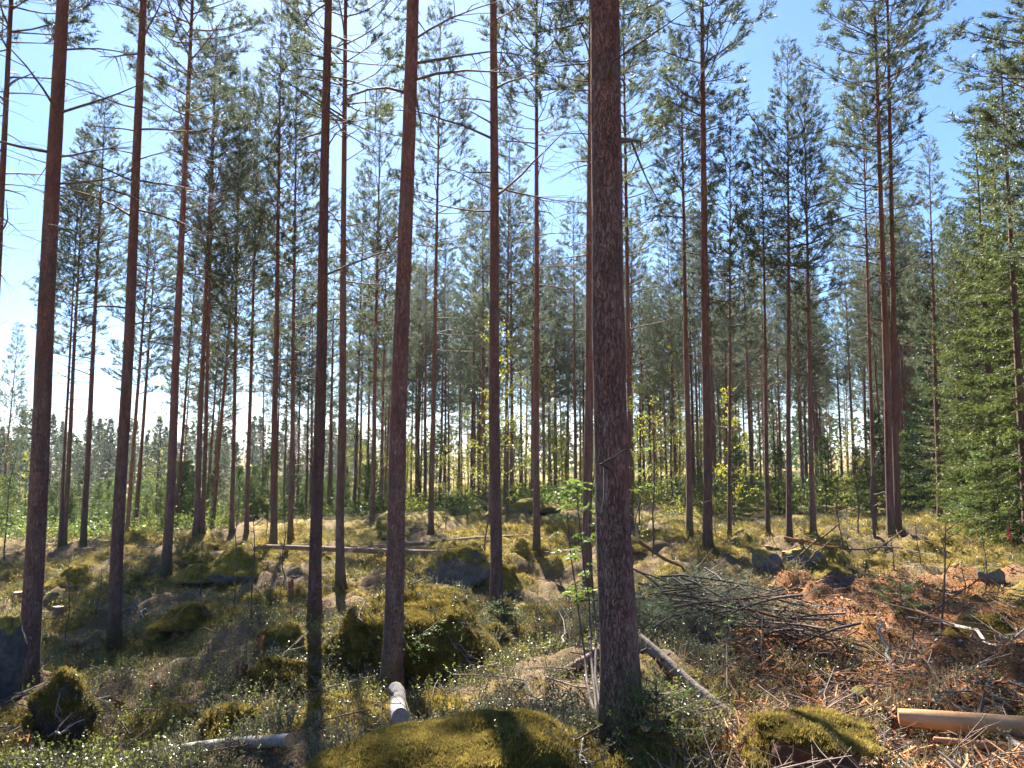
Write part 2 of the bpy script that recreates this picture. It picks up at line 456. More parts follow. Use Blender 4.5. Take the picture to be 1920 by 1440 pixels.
# ------------------------------------------------------------------ terrain
def ray(px, py):
    """direction of a photograph pixel, scaled so that its y is 1"""
    u = (px - 960) / F; v = (720 - py) / F
    c, s = math.cos(PITCH), math.sin(PITCH)
    y = c - s * v; z = s + c * v
    return np.array([u / y, 1.0, z / y])

def P(px, py, d):
    r = ray(px, py) * d
    return np.array([r[0], r[1], r[2] + EYE])

CTRL = [  # (pixel x, pixel y, distance): surveyed points of the ground
    (50, 1300, 8.2), (215, 1208, 11.5), (312, 1075, 17.4), (600, 1180, 11.3), (638, 1098, 16), (735, 1300, 7.0), (928, 1158, 11.8),
    (1102, 1112, 14.5), (1006, 1027, 19.5), (1328, 1030, 16.8), (1293, 1000, 22), (1480, 1012, 22), (1525, 1000, 24), (1680, 1000, 19.5),
    (1762, 978, 24), (1750, 1012, 17.5), (1900, 1042, 16.5), (1900, 1385, 4.9), (1700, 1200, 8.4), (1500, 1112, 12.2), (1420, 1065, 14.6),
    (1167, 1398, 5.1), (1850, 1130, 11), (1350, 1330, 6.0), (1550, 1400, 4.8), (20, 1055, 21), (115, 1025, 25), (160, 1028, 26),
    (370, 1003, 27), (435, 998, 29), (512, 1032, 21.5), (700, 990, 27), (808, 1000, 25), (960, 955, 36), (1250, 960, 34), (1440, 985, 30),
    (1050, 1160, 11.5), (850, 1060, 16.5), (700, 1045, 18.5), (150, 1120, 15.5), (400, 1120, 15), (330, 1290, 7.8), (100, 1400, 6.0),
    (500, 1360, 6.0), (300, 1440, 4.9), (640, 1430, 4.6), (1000, 1440, 4.3), (1250, 1440, 4.4), (1700, 1440, 4.3), (900, 1300, 6.7), (1050, 1280, 7.1),
]
cp = [P(a, b, d) for a, b, d in CTRL]
cp += [np.array(q, float) for q in [
    (0, 0.3, EYE - 1.6), (-4, -1, EYE - 1.8), (4, -1, EYE - 1.55), (0, -8, EYE - 1.9), (-10, 2, EYE - 2.6), (10, 4, EYE - 1.7), (14, 12, EYE - 2.0),
    (-15, 12, EYE - 3.0), (-22, 30, EYE - 3.9), (-30, 45, EYE - 5.6), (-12, 45, EYE - 4.6), (-20, 60, EYE - 6.3), (0, 50, EYE - 3.3), (5, 65, EYE - 3.8),
    (15, 45, EYE - 2.9), (30, 40, EYE - 2.4), (25, 60, EYE - 3.0), (20, 24, EYE - 2.2), (-45, 60, EYE - 7), (0, 90, EYE - 5.0), (-60, 100, EYE - 8.5),
    (-20, 110, EYE - 7.5), (50, 90, EYE - 3.5), (60, 30, EYE - 2), (-60, 10, EYE - 5), (0, -50, EYE - 2.5), (-50, -40, EYE - 4), (50, -40, EYE - 2.5),
    (20, 120, EYE - 5), (-100, 60, EYE - 8), (100, 60, EYE - 3), (0, -110, EYE - 3)]]
cp = np.array(cp)
def _tps(r2):
    return 0.5 * r2 * np.log(r2 + 1e-9)
_n = len(cp)
_K = _tps(((cp[:, None, :2] - cp[None, :, :2]) ** 2).sum(-1)) + np.eye(_n) * 0.6
_Pm = np.c_[np.ones(_n), cp[:, :2]]
_A = np.zeros((_n + 3, _n + 3)); _A[:_n, :_n] = _K; _A[:_n, _n:] = _Pm; _A[_n:, :_n] = _Pm.T
_W = np.linalg.solve(_A, np.r_[cp[:, 2], 0, 0, 0])

def base_h(x, y):
    x = np.asarray(x, float).ravel(); y = np.asarray(y, float).ravel()
    r = np.sqrt(x * x + y * y); s = np.minimum(1, 105 / np.maximum(r, 1e-6))
    x = x * s; y = y * s
    out = np.empty(len(x))
    for i in range(0, len(x), 20000):
        a, b = x[i:i + 20000], y[i:i + 20000]
        out[i:i + 20000] = _tps((a[:, None] - cp[:, 0]) ** 2 + (b[:, None] - cp[:, 1]) ** 2) @ _W[:_n] + _W[_n] + _W[_n + 1] * a + _W[_n + 2] * b
    return out

def debris_mask(x, y):
    """felling debris on the right of the clearing"""
    az = np.degrees(np.arctan2(x, y))
    r = np.hypot(x, y)
    left = 12 + sstep(5, 9, r) * 3 - sstep(10, 14, r) * 1.0
    m = sstep(left - 2, left + 4, az) * (1 - sstep(13.5, 16.5, r))
    top = sstep(14, 17, az) * (1 - sstep(29, 36, az) * sstep(7.5, 10, r))
    return m * np.clip(top + 0.3, 0, 1) * (0.75 + 0.9 * fbm2(x * 0.5, y * 0.5, 31, 3))

def moss_mask(x, y):
    return np.clip(0.57 + 0.85 * fbm2(np.asarray(x) * 0.6, np.asarray(y) * 0.6, 41, 4), 0, 1)

def ground_h(x, y):
    x = np.asarray(x, float).ravel(); y = np.asarray(y, float).ravel()
    r = np.hypot(x, y)
    near = 1 - sstep(60, 130, r)
    h = base_h(x, y)
    h = h + near * (0.52 * fbm2(x * 0.55, y * 0.55, 2, 3) + 0.21 * np.abs(fbm2(x * 1.7, y * 1.7, 5, 3)) * 2 + 0.06 * fbm2(x * 5, y * 5, 9, 3))
    h = h + (1 - near) * 1.5 * fbm2(x * 0.02, y * 0.02, 12, 3)
    return h

def gz(x, y):
    return float(ground_h([x], [y])[0])

_ts = np.concatenate([np.linspace(2.2, 30, 700), np.linspace(30.1, 90, 500)])
def G(px, py):
    """where the ray of a photograph pixel meets the ground"""
    r = ray(px, py)
    q = _ts[:, None] * r[None, :]
    d = q[:, 2] + EYE - ground_h(q[:, 0], q[:, 1])
    k = np.where(d < 0)[0]
    i = k[0] if len(k) else len(_ts) - 1
    return np.array([q[i, 0], q[i, 1], q[i, 2] + EYE])

def axis_steps(lo, hi, f0, f1, step, grow=1.16):
    a = list(np.arange(f0, f1 + 1e-6, step))
    s = step; x = f1
    while x < hi:
        s *= grow; x += s; a.append(min(x, hi))
    s = step; x = f0; b = []
    while x > lo:
        s *= grow; x -= s; b.append(max(x, lo))
    return np.array(b[::-1] + a)

gx = axis_steps(-1500, 1500, -11, 11, 0.09)
gy = axis_steps(-1500, 2500, 2.0, 21, 0.09)
X, Y = np.meshgrid(gx, gy)
H = ground_h(X, Y)
mb = MB()
nxg, nyg = len(gx), len(gy)
idx = np.arange(nxg * nyg).reshape(nyg, nxg)
mb.add(np.c_[X.ravel(), Y.ravel(), H], np.stack([idx[:-1, :-1], idx[:-1, 1:], idx[1:, 1:], idx[1:, :-1]], -1).reshape(-1, 4))
gme = mb.mesh('ground', M_GROUND)
at = gme.attributes.new('debris', 'FLOAT', 'POINT')
at.data.foreach_set('value', np.clip(debris_mask(X.ravel(), Y.ravel()), 0, 1).astype(np.float32))
at = gme.attributes.new('moss', 'FLOAT', 'POINT')
at.data.foreach_set('value', moss_mask(X.ravel(), Y.ravel()).astype(np.float32))
ground = tag(link('ground', gme), 'mossy forest floor of moss, litter and bare debris', 'ground', kind='structure')

# a far wooded hill on the left horizon
mb = MB()
hx = np.linspace(-1150, -300, 60); hy = np.linspace(1300, 2000, 30)
X2, Y2 = np.meshgrid(hx, hy)
Z2 = -14 + 42 * np.exp(-((X2 + 700) / 160) ** 2 - ((Y2 - 1650) / 200) ** 2) + 3 * fbm2(X2 * 0.02, Y2 * 0.02, 3, 4)
ii = np.arange(X2.size).reshape(X2.shape)
mb.add(np.c_[X2.ravel(), Y2.ravel(), Z2.ravel()], np.stack([ii[:-1, :-1], ii[:-1, 1:], ii[1:, 1:], ii[1:, :-1]], -1).reshape(-1, 4))
tag(link('hill', mb.mesh('hill', M_HILL)), 'blue wooded hill on the far horizon', 'hill', kind='structure')

# ------------------------------------------------------------------ pines
H0 = 17.0
def branch_path(o, az, el, L, curve, rng, n=5):
    """a limb that leaves at elevation el and bends up (curve>0) or down"""
    pts = [np.array(o, float)]
    e = el; a = az
    for k in range(n - 1):
        d = np.array([math.cos(e) * math.cos(a), math.cos(e) * math.sin(a), math.sin(e)])
        pts.append(pts[-1] + d * L / (n - 1))
        e += curve / (n - 1) + rng.normal(0, 0.07); a += rng.normal(0, 0.10)
    return np.array(pts)

def lerp_path(p, s):
    k = s * (len(p) - 1); i = min(int(k), len(p) - 2); f = k - i
    return p[i] * (1 - f) + p[i + 1] * f, nrm(p[i + 1] - p[i])

def pine_variant(seed, cbase, lmax, dens=1.0):
    rng = np.random.default_rng(seed)
    limb = MB(); ndl = MB()
    SP = []; SD = []; SL = []
    z = cbase - 3.4
    while z < H0 - 0.25:
        t = (z - cbase) / (H0 - cbase)
        dead = t < 0
        nb = rng.integers(1, 3) if dead else rng.integers(3, 6)
        a0 = rng.random() * 6.28
        for b in range(nb):
            az = a0 + b * 6.28 / nb + rng.normal(0, 0.3)
            if dead:
                L = rng.uniform(0.4, 1.4); el = rng.uniform(-0.15, 0.5); cv = rng.uniform(-0.6, 0.2)
            else:
                prof = min(1.0, 0.62 + 1.6 * t) * (1 - 0.86 * max(0, (t - 0.28) / 0.72) ** 1.25)
                L = max(0.18, lmax * prof * rng.uniform(0.65, 1.15))
                el = math.radians(8 + 46 * t + rng.normal(0, 7)); cv = math.radians(rng.uniform(5, 38))
                if rng.random() < 0.12 and t < 0.5: continue
            p = branch_path((0, 0, z + rng.normal(0, 0.06)), az, el, L, cv, rng, 5)
            r0 = 0.006 + 0.009 * L
            tube(limb, p, np.linspace(r0, 0.004, 5), 4, cap=False)
            nt = int(3 + L * (2.2 if dead else 5.2))
            for j in range(nt):
                s = rng.uniform(0.25 if not dead else 0.3, 1.0)
                q, d = lerp_path(p, s)
                sgn = 1 if j % 2 else -1
                a2 = math.atan2(d[1], d[0]) + sgn * rng.uniform(0.5, 1.1)
                e2 = rng.uniform(-0.1, 0.65) if not dead else rng.uniform(-0.6, 0.5)
                l2 = (0.2 + 0.42 * L * (1.1 - s)) * rng.uniform(0.6, 1.2)
                p2 = branch_path(q, a2, e2, l2, 0.4 if not dead else -0.2, rng, 3)
                tube(limb, p2, np.linspace(max(0.0045, r0 * 0.35), 0.003, 3), 3, cap=False)
                if not dead:
                    k = max(2, int(l2 / 0.082 * dens))
                    for u in range(k):
                        q3, d3 = lerp_path(p2, min(1, 0.42 + 0.58 * ((u + rng.random()) / k) ** 0.6))
                        dd = nrm(d3 + np.array([0, 0, 0.45]) + rng.normal(0, 0.45, 3))
                        SP.append(q3); SD.append(dd); SL.append(rng.uniform(0.09, 0.20))
            if not dead:
                SP.append(p[-1]); SD.append(nrm(p[-1] - p[-2])); SL.append(0.2)
        z += rng.uniform(0.30, 0.48)
    for k in range(5):
        SP.append(np.array([0, 0, H0 - 0.1])); SD.append(nrm(np.array([rng.normal(0, .35), rng.normal(0, .35), 1]))); SL.append(0.3)
    blades(ndl, np.array(SP), np.array(SD), np.array(SL), 11, 0.085, 0.0165, rng, 0.75, 0.75)
    return limb.mesh('pine_limbs', M_LIMB), ndl.mesh('pine_crown', M_NEEDLE, smooth=False)

PINES = [pine_variant(100 + i, cb, lm, dn) for i, (cb, lm, dn) in enumerate(
    [(7.4, 1.75, 1.3), (8.6, 1.6, 1.3), (6.4, 1.9, 1.2), (9.2, 1.55, 1.3), (7.8, 2.0, 1.15), (5.6, 1.6, 1.25), (9.6, 1.8, 1.25), (5.2, 1.75, 1.2)])]

def dead_branch_variant(seed, L):
    rng = np.random.default_rng(seed)
    mb = MB()
    p = branch_path((0, 0, 0), 0, rng.uniform(-0.05, 0.45), L, rng.uniform(-0.7, 0.1), rng, 7)
    tube(mb, p, np.linspace(0.017, 0.005, 7), 5)
    for j in range(int(2 + L * 4)):
        q, d = lerp_path(p, rng.uniform(0.35, 1.0))
        a2 = math.atan2(d[1], d[0]) + rng.choice([-1, 1]) * rng.uniform(0.4, 1.2)
        p2 = branch_path(q, a2, rng.uniform(-0.9, 0.4), rng.uniform(0.12, 0.5), rng.uniform(-0.6, 0.3), rng, 4)
        tube(mb, p2, np.linspace(0.006, 0.002, 4), 3)
    return mb.mesh('dead_branch', M_DEAD)
DEADS = [dead_branch_variant(300 + i, L) for i, L in enumerate((0.12, 0.3, 0.55, 0.8, 1.1, 1.4, 0.95, 1.25))]

def trunk_mesh(Ht, r_base, r_mid, seed, sides, rings):
    """tapered trunk with a root flare; r_mid is the radius at breast height"""
    rng = np.random.default_rng(seed)
    z = np.concatenate([[-0.35, -0.1, 0.03, 0.12, 0.25, 0.45], np.linspace(0.8, Ht - 0.02, rings)])
    rr = r_mid * (1 - 0.93 * (np.clip(z, 0, None) / Ht) ** 1.15)
    fl = (r_base - r_mid) * np.exp(-np.clip(z, 0, None) / 0.28)
    sw = min(0.05, 0.25 * r_mid)
    damp = np.clip(1 - z / 8.0, 0, 1) * np.clip(z, 0, 1)
    x0 = sw * np.sin(z * 0.9 + rng.random() * 6) * damp; y0 = sw * np.sin(z * 0.8 + rng.random() * 6) * damp
    a = np.arange(sides) * 2 * math.pi / sides
    ph = rng.random() * 6.28
    lob = 1 + (0.9 * np.exp(-np.clip(z, -0.1, None) / 0.16))[:, None] * 0.22 * (np.sin(a * 4 + ph) + 0.6 * np.sin(a * 7 + ph * 2))[None, :]
    R = (rr + fl)[:, None] * lob
    pts = np.stack([np.cos(a)[None, :] * R, np.sin(a)[None, :] * R, np.broadcast_to(z[:, None], R.shape)], -1)
    q = (pts * np.array([9, 9, 4.0])).reshape(-1, 3)
    k = 1 + (0.10 if sides > 20 else 0.07) * fbm3(q + seed % 29, 2, 3).reshape(R.shape)
    pts[..., :2] *= k[..., None]
    pts[..., 0] += x0[:, None]; pts[..., 1] += y0[:, None]
    mb = MB()
    idx = np.arange(R.size).reshape(R.shape); nx = np.roll(idx, -1, 1)
    mb.add(pts.reshape(-1, 3), np.stack([idx[:-1], nx[:-1], nx[1:], idx[1:]], -1).reshape(-1, 4))
    return mb.mesh('trunk', M_BARK)

def lean_rot(base, top):
    v = Vector(top) - Vector(base)
    return Vector((0, 0, 1)).rotation_difference(v.normalized()).to_euler()

pine_count = 0
def make_pine(base, top_dir, r_base, r_mid, Ht, label, group, variant, near, n_dead=0, dead_range=(2.0, 9.0), crown=True, crown_scale=None):
    global pine_count
    pine_count += 1
    rng = np.random.default_rng(1000 + pine_count)
    root = empty('pine_tree', base, lean_rot((0, 0, 0), top_dir))
    tag(root, label, 'pine tree', group)
    sides, rings = (40, 150) if near == 2 else (16, 46) if near == 1 else (9, 14)
    trunk = link('trunk', trunk_mesh(Ht, r_base, r_mid, 50 + pine_count, sides, rings), root)
    k = Ht / H0
    cs = crown_scale or k
    rz = rng.random() * 6.28
    if crown:
        li, nl = PINES[variant % len(PINES)]
        link('limbs', li, root, rot=(0, 0, rz), scale=(cs, cs, k))['kind'] = 'stuff'
        link('crown', nl, root, rot=(0, 0, rz), scale=(cs, cs, k))['kind'] = 'stuff'
    for i in range(n_dead):
        z = rng.uniform(*dead_range)
        az = rng.random() * 6.28
        t = (z - dead_range[0]) / max(0.1, dead_range[1] - dead_range[0])
        v = 0 if near == 2 else rng.integers(0, 3) if rng.random() > 0.25 + 0.6 * t else rng.integers(2, len(DEADS))
        r = r_mid * (1 - 0.93 * (z / Ht) ** 1.15) * 0.8
        s = rng.uniform(0.8, 1.25)
        link('dead_branch', DEADS[v], trunk, (r * math.cos(az), r * math.sin(az), z), (0, 0, az), (s, s, s))
    return root

def px_r(wpx, d):
    return wpx / F * d / 2

# every trunk that stands out: (base px, base py, upper px, upper py, width px near the foot, height m, near, label)
MAIN = [
    (50, 1300, 118, 0, 37, 17.5, 1, 'thick brown pine trunk beside the dark boulder at the left edge', 'the thick left-edge pine'),
    (215, 1207, 269, 0, 24, 17.5, 1, 'reddish pine trunk rising from a sunlit mossy bank, long shadow at its foot', 'the pine on the mossy bank'),
    (312, 1072, 361, 0, 18, 17.0, 1, 'pine whose dark foot stands right of the shaded hollow, left of small mossy boulders', 'the pine by the shaded hollow'),
    (512, 1030, 528, 0, 14, 16.5, 1, 'grey-footed pine flanked by small leafy twigs, left one of a close pair', 'the left pine of the grey pair'),
    (545, 1010, 556, 200, 10, 16.5, 0, 'slim dark pine, right one of the close grey-footed pair', 'the right pine of the grey pair'),
    (590, 1175, 616, 0, 25, 17.5, 1, 'straight reddish pine just left of the big mossy boulder', 'the pine left of the big mossy boulder'),
    (638, 1097, 648, 0, 17, 17.0, 1, 'grey-barked pine standing behind the big mossy boulder', 'the pine behind the big mossy boulder'),
    (733, 1296, 774, 0, 37, 18.0, 1, 'brown pine with rough flared foot in front of the big mossy boulder', 'the pine in front of the mossy boulder'),
    (808, 1002, 821, 320, 11, 16.5, 0, 'slim dark-footed pine behind the fallen log and round mossy rock', 'the pine behind the fallen log'),
    (930, 1157, 925, 0, 24, 17.5, 1, 'straight grey-brown pine between the cut stump and the rowan stems', 'the pine right of the cut stump'),
    (1006, 1027, 1006, 0, 14, 17.0, 1, 'reddish pine standing behind the right end of the long fallen log', 'the pine at the log end'),
    (1102, 1112, 1108, 0, 20, 17.5, 1, 'dark pine half hidden behind the thick foreground trunk and rowan leaves', 'the pine tucked behind the thickest trunk'),
    (1167, 1397, 1132, 0, 74, 18.0, 2, 'thickest foreground pine with fissured bark and grey lichen patches', 'the thickest foreground pine'),
    (1184, 1010, 1168, 0, 12, 17.0, 0, 'slim red pine peeping out along the right side of the thickest trunk', 'the slim pine right behind the thickest trunk'),
    (1293, 1002, 1280, 300, 13, 16.5, 0, 'smooth red-brown pine just left of the lichen-footed dark pine', 'the red pine above the brush pile'),
    (1327, 1030, 1316, 0, 19, 17.0, 1, 'dark lichen-spotted pine standing right behind the brush pile', 'the lichen-spotted pine'),
    (1480, 1012, 1477, 100, 11, 16.0, 0, 'red pine with a pale foot behind the grey rock, sunlit on its left', 'the pale-footed red pine'),
    (1525, 1002, 1510, 300, 11, 15.5, 0, 'slim reddish pine behind the leaning broken sticks', 'the pine behind the broken sticks'),
    (1671, 1000, 1646, 200, 14, 17.0, 1, 'left trunk of the tight sunlit pair of red pines', 'the left trunk of the red pair'),
    (1683, 1000, 1664, 0, 13, 17.5, 1, 'right trunk of the tight sunlit pair of red pines', 'the right trunk of the red pair'),
    (1762, 978, 1745, 400, 10, 15.5, 0, 'lone smooth orange-red pine left of the bright spruces', 'the lone orange pine'),
    (120, 1024, 150, 450, 10, 15.5, 0, 'right trunk of a slim pine pair on the left ridge', 'the right trunk of the ridge pair'),
    (112, 1026, 142, 450, 7, 15.0, 0, 'darker left trunk of a slim pine pair on the left ridge', 'the left trunk of the ridge pair'),
    (156, 1027, 195, 250, 12, 16.0, 0, 'red slanting pine on the left ridge with a spiky top in view', 'the red slanting ridge pine'),
    (367, 1005, 392, 400, 12, 16.5, 0, 'dark left trunk of the tight cluster of pines on the bright ridge', 'the dark trunk of the ridge cluster'),
    (380, 1000, 397, 400, 9, 16.5, 0, 'brown second trunk of the tight cluster of pines on the bright ridge', 'the brown trunk of the ridge cluster'),
    (435, 998, 445, 450, 9, 16.0, 0, 'slim pine alone right of the tight ridge cluster', 'the slim pine right of the ridge cluster'),
    (462, 998, 478, 450, 9, 16.0, 0, 'slim dark pine with bright gaps of sky on both sides', 'the slim pine against bright sky'),
    (697, 992, 711, 330, 10, 16.0, 0, 'slim dark-footed pine left of the flared foreground pine', 'the dark-footed slim pine'),
    (1368, 1008, 1369, 300, 8, 15.5, 0, 'slim grey-red pine first right of the lichen-spotted pine', 'the slim pine past the lichen-spotted one'),
    (1440, 1000, 1430, 350, 9, 15.5, 0, 'slim red pine midway between lichen-spotted pine and pale-footed pine', 'the red pine midway'),
    (1640, 992, 1626, 500, 9, 15.5, 0, 'dark red pine just left of the tight red pair', 'the dark red pine left of the pair'),
    (-36, 1150, 21, 0, 18, 17.0, 1, 'leaning pine whose upper trunk crosses the top left corner', 'the corner pine'),
]
APEX = {156: 185, 1480: 75, 1525: 150, 1762: 262, 1440: 215, 1368: 190, 1640: 120, 120: 250, 112: 300, 1293: 60}
main_x = []
for i, (bx, by, ux, uy, wp, Ht, near, lab, ref) in enumerate(MAIN):
    g = G(bx, by) if bx > -10 else P(bx, by, 12.5)
    if bx < -10: g[2] = gz(g[0], g[1])
    d = g[1]
    up = P(ux, uy, d)
    v = up - g
    if bx in APEX: Ht = P(ux, APEX[bx], d)[2] - g[2]
    rm = px_r(wp, d) * (0.90 if near == 2 else 0.94)
    rb = px_r(wp, d) * (1.15 if near == 2 else 1.25)
    nd_ = 7 if near == 2 else 9 if near == 1 else 6
    dr = (1.0, 5.0) if near == 2 else (4.2, 9.8) if near == 1 else (4.5, 9.0)
    make_pine(tuple(g), tuple(v), rb, rm, Ht, lab, 'pines standing in the clearing', (1, 3, 6)[i % 3] if near else i * 3 + 1, near, nd_, dr)
    xm = bx + (ux - bx) * (by - 850) / (by - uy)
    main_x.append((xm, ref))
main_x.sort()

# slimmer trunks farther back: (px at mid height, width px)
MINOR = [(10, 5), (247, 8), (263, 8), (335, 7), (345, 4), (392, 6), (401, 5), (405, 8), (498, 4), (522, 5), (537, 4), (562, 5), (578, 5), (619, 6), (667, 7), (676, 6),
         (690, 4), (716, 7), (731, 4), (772, 4), (783, 5), (790, 4), (798, 7), (826, 6), (833, 5), (843, 5), (866, 4), (884, 6), (897, 4), (909, 8), (947, 8),
         (960, 8), (978, 5), (997, 7), (1020, 4), (1028, 5), (1042, 5), (1064, 5), (1078, 7), (1087, 4), (1230, 4), (1238, 4), (1248, 5), (1265, 6), (1273, 4),
         (1308, 6), (1341, 7), (1350, 4), (1359, 4), (1395, 4), (1407, 7), (1424, 4), (1451, 4), (1460, 6), (1502, 6), (1530, 5), (1538, 4), (1598, 6), (1651, 6), (1690, 5),
         (1700, 6), (1712, 6), (1727, 7), (1793, 7), (1830, 9), (1850, 6), (1884, 6)]
ORD = ['first', 'second', 'third', 'fourth', 'fifth', 'sixth', 'seventh', 'eighth', 'ninth', 'tenth', 'eleventh', 'twelfth']
cnt = {}
for i, (px, wp) in enumerate(MINOR):
    rng = np.random.default_rng(4000 + i)
    d = min(62, max(21, 0.185 * F / wp * rng.uniform(0.92, 1.08)))
    if 100 < px < 700: d = min(d, 48)
    x = (px - 960) / F * d * 1.0
    z = gz(x, d)
    prev = [m for m in main_x if m[0] <= px]
    if prev:
        ref = prev[-1][1]; cnt[ref] = cnt.get(ref, 0) + 1
        lab = '%s slim far pine to the right of %s' % (ORD[cnt[ref] - 1], ref)
    else:
        lab = 'thin pine close to the left picture edge, left of the thick left-edge pine'
    lean = (960 - px) * 0.000012 + rng.normal(0, 0.008)
    lean += 0.03 if px < 420 else 0
    r = px_r(wp, d)
    Hm = rng.uniform(14.5, 17.5)
    if px > 1480: Hm = min(Hm, P(px, rng.uniform(270, 420), d)[2] - z)
    make_pine((x, d, z), (lean, rng.normal(0, 0.01), 1), r * 1.15, r, Hm, lab, 'slim pines farther back', (5, 2, 1, 0, 4, 7)[i % 6], 0)

def gap(px):
    prev = [m for m in main_x if m[0] <= px]
    return prev[-1][1] if prev else 'the left picture edge'
def nth(key, px):
    k_ = key + gap(px); cnt[k_] = cnt.get(k_, 0) + 1
    n_ = cnt[k_]
    return (ORD[n_ - 1] if n_ <= 12 else '%dth' % n_), gap(px)

# the depth of the wood
rng = np.random.default_rng(77)
k = 0; deep = []
while k < 165:
    px = rng.uniform(560, 1960) if k % 4 else rng.uniform(1150, 1900)
    d = rng.uniform(48, 95) if k % 3 else rng.uniform(38, 62)
    if px < 760 and rng.random() < 0.5: continue
    deep.append((px, d)); k += 1
for k, (px, d) in enumerate(sorted(deep)):
    x = (px - 960) / F * d
    make_pine((x, d, gz(x, d)), (rng.normal(0, 0.012), rng.normal(0, 0.012), 1), 0.12, 0.095, rng.uniform(13.5, 17), '%s deepest thin pine right of %s' % nth('deep', px), 'pines in the depth of the wood', (0, 4, 1, 2, 3)[k % 5], 0)

# a pine just outside the right edge whose branches reach into the picture
make_pine((9.6, 12.2, gz(9.6, 12.2)), (0.0, 0, 1), 0.14, 0.12, 15.0, 'pine at the right edge whose needled branches hang into the sky', 'pines standing in the clearing', 7, 1, 10, (4, 8), True, 1.25)

# ------------------------------------------------------------------ spruces
def spruce_variant(seed, Hs, rmax, zlow, mat, step=0.34, k=7, bl=0.075, bw=0.02, droop=0.5, tw=0.15):
    rng = np.random.default_rng(seed)
    mb = MB(); nd_ = MB()
    tube(mb, [(0, 0, -0.3), (0, 0, Hs * 0.4), (0, 0, Hs * 0.99)], [Hs * 0.0095, Hs * 0.006, 0.008], 7, cap=False)
    SP = []; SD = []; SL = []
    z = zlow
    while z < Hs - 0.1:
        t = z / Hs
        L = rmax * (1 - t) ** 0.85 * 1.05 + 0.12
        nb = int(rng.integers(4, 7))
        a0 = rng.random() * 6.28
        for b in range(nb):
            az = a0 + b * 6.28 / nb + rng.normal(0, 0.25)
            Lb = L * rng.uniform(0.7, 1.12)
            el = math.radians(-22 * droop * (1 - t) + 34 * t)
            p = branch_path((0, 0, z + rng.normal(0, 0.08)), az, el - 0.15 * droop, Lb, 0.45, rng, 5)
            tube(mb, p, np.linspace(0.006 + 0.007 * Lb, 0.003, 5), 3, cap=False)
            n = max(4, int(Lb / tw * 2))
            for j in range(n):
                s = 0.15 + 0.85 * (j + rng.random()) / n
                q, d = lerp_path(p, min(1, s))
                a2 = math.atan2(d[1], d[0]) + (1 if j % 2 else -1) * rng.uniform(0.5, 0.95)
                l2 = max(0.08, Lb * 0.36 * (1.1 - s)) * rng.uniform(0.7, 1.2)
                dd = np.array([math.cos(a2), math.sin(a2), -0.25 * droop - rng.random() * 0.45 * droop])
                dd = nrm(dd)
                m = max(1, int(l2 / tw))
                for u in range(m):
                    SP.append(q + dd * l2 * u / m); SD.append(nrm(dd + rng.normal(0, 0.15, 3))); SL.append(l2 / m * 1.1)
            SP.append(p[-1]); SD.append(nrm(p[-1] - p[-2])); SL.append(0.12)
        z += step * rng.uniform(0.75, 1.25) * (1.15 - 0.5 * t)
    SP.append(np.array([0, 0, Hs - 0.25])); SD.append(np.array([0, 0, 1.0])); SL.append(0.3)
    blades(nd_, np.array(SP), np.array(SD), np.array(SL), k, bl, bw, rng, 0.7, 0.7)
    return mb.mesh('spruce_trunk', M_LIMB), nd_.mesh('spruce_crown', mat, smooth=False)

TALL = [spruce_variant(500 + i, 15.0, rm, 0.8, M_SPRUCE, 0.36, 8, 0.20, 0.075, 0.9, 0.28) for i, rm in enumerate((2.1, 1.8, 2.4))]
YOUNG = [spruce_variant(520 + i, 5.0, rm, 0.2, M_SPRUCE_Y, 0.22, 9, 0.095, 0.034, 0.35, 0.15) for i, rm in enumerate((1.0, 1.25, 0.85, 1.1))]
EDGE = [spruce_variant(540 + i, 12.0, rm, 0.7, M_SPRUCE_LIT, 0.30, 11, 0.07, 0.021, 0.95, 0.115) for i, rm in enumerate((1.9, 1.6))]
SEED = [spruce_variant(560 + i, 0.6, 0.3, 0.08, M_SPRUCE_Y, 0.09, 9, 0.035, 0.008, 0.1, 0.05) for i in range(2)]

def make_spruce(var, x, y, scale, label, group=None, xy=1.0, cat='spruce tree', name='spruce_tree', z=None):
    root = empty(name, (x, y, gz(x, y) if z is None else z), (0, 0, random.random() * 6.28))
    tag(root, label, cat, group)
    link('trunk', var[0], root, scale=(scale * xy, scale * xy, scale))
    link('crown', var[1], root, scale=(scale * xy, scale * xy, scale))
    return root

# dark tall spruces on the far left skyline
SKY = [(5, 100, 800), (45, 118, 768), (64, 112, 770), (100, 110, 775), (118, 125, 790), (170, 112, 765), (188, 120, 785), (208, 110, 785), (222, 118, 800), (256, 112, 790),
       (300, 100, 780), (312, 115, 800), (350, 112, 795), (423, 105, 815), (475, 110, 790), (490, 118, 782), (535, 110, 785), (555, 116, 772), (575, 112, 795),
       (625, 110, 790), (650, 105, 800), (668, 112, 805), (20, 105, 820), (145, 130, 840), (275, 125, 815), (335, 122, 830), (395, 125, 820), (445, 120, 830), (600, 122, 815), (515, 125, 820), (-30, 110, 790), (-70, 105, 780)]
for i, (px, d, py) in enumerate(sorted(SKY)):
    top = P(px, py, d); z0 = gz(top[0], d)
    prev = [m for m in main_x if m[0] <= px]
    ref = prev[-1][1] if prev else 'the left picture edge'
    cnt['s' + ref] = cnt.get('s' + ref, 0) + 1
    make_spruce(TALL[i % 3], top[0], d, (top[2] - z0) / 15.0, '%s dark skyline spruce right of %s' % (ORD[cnt['s' + ref] - 1], ref), 'dark spruces on the left skyline', 1.0 + 0.25 * random.random())

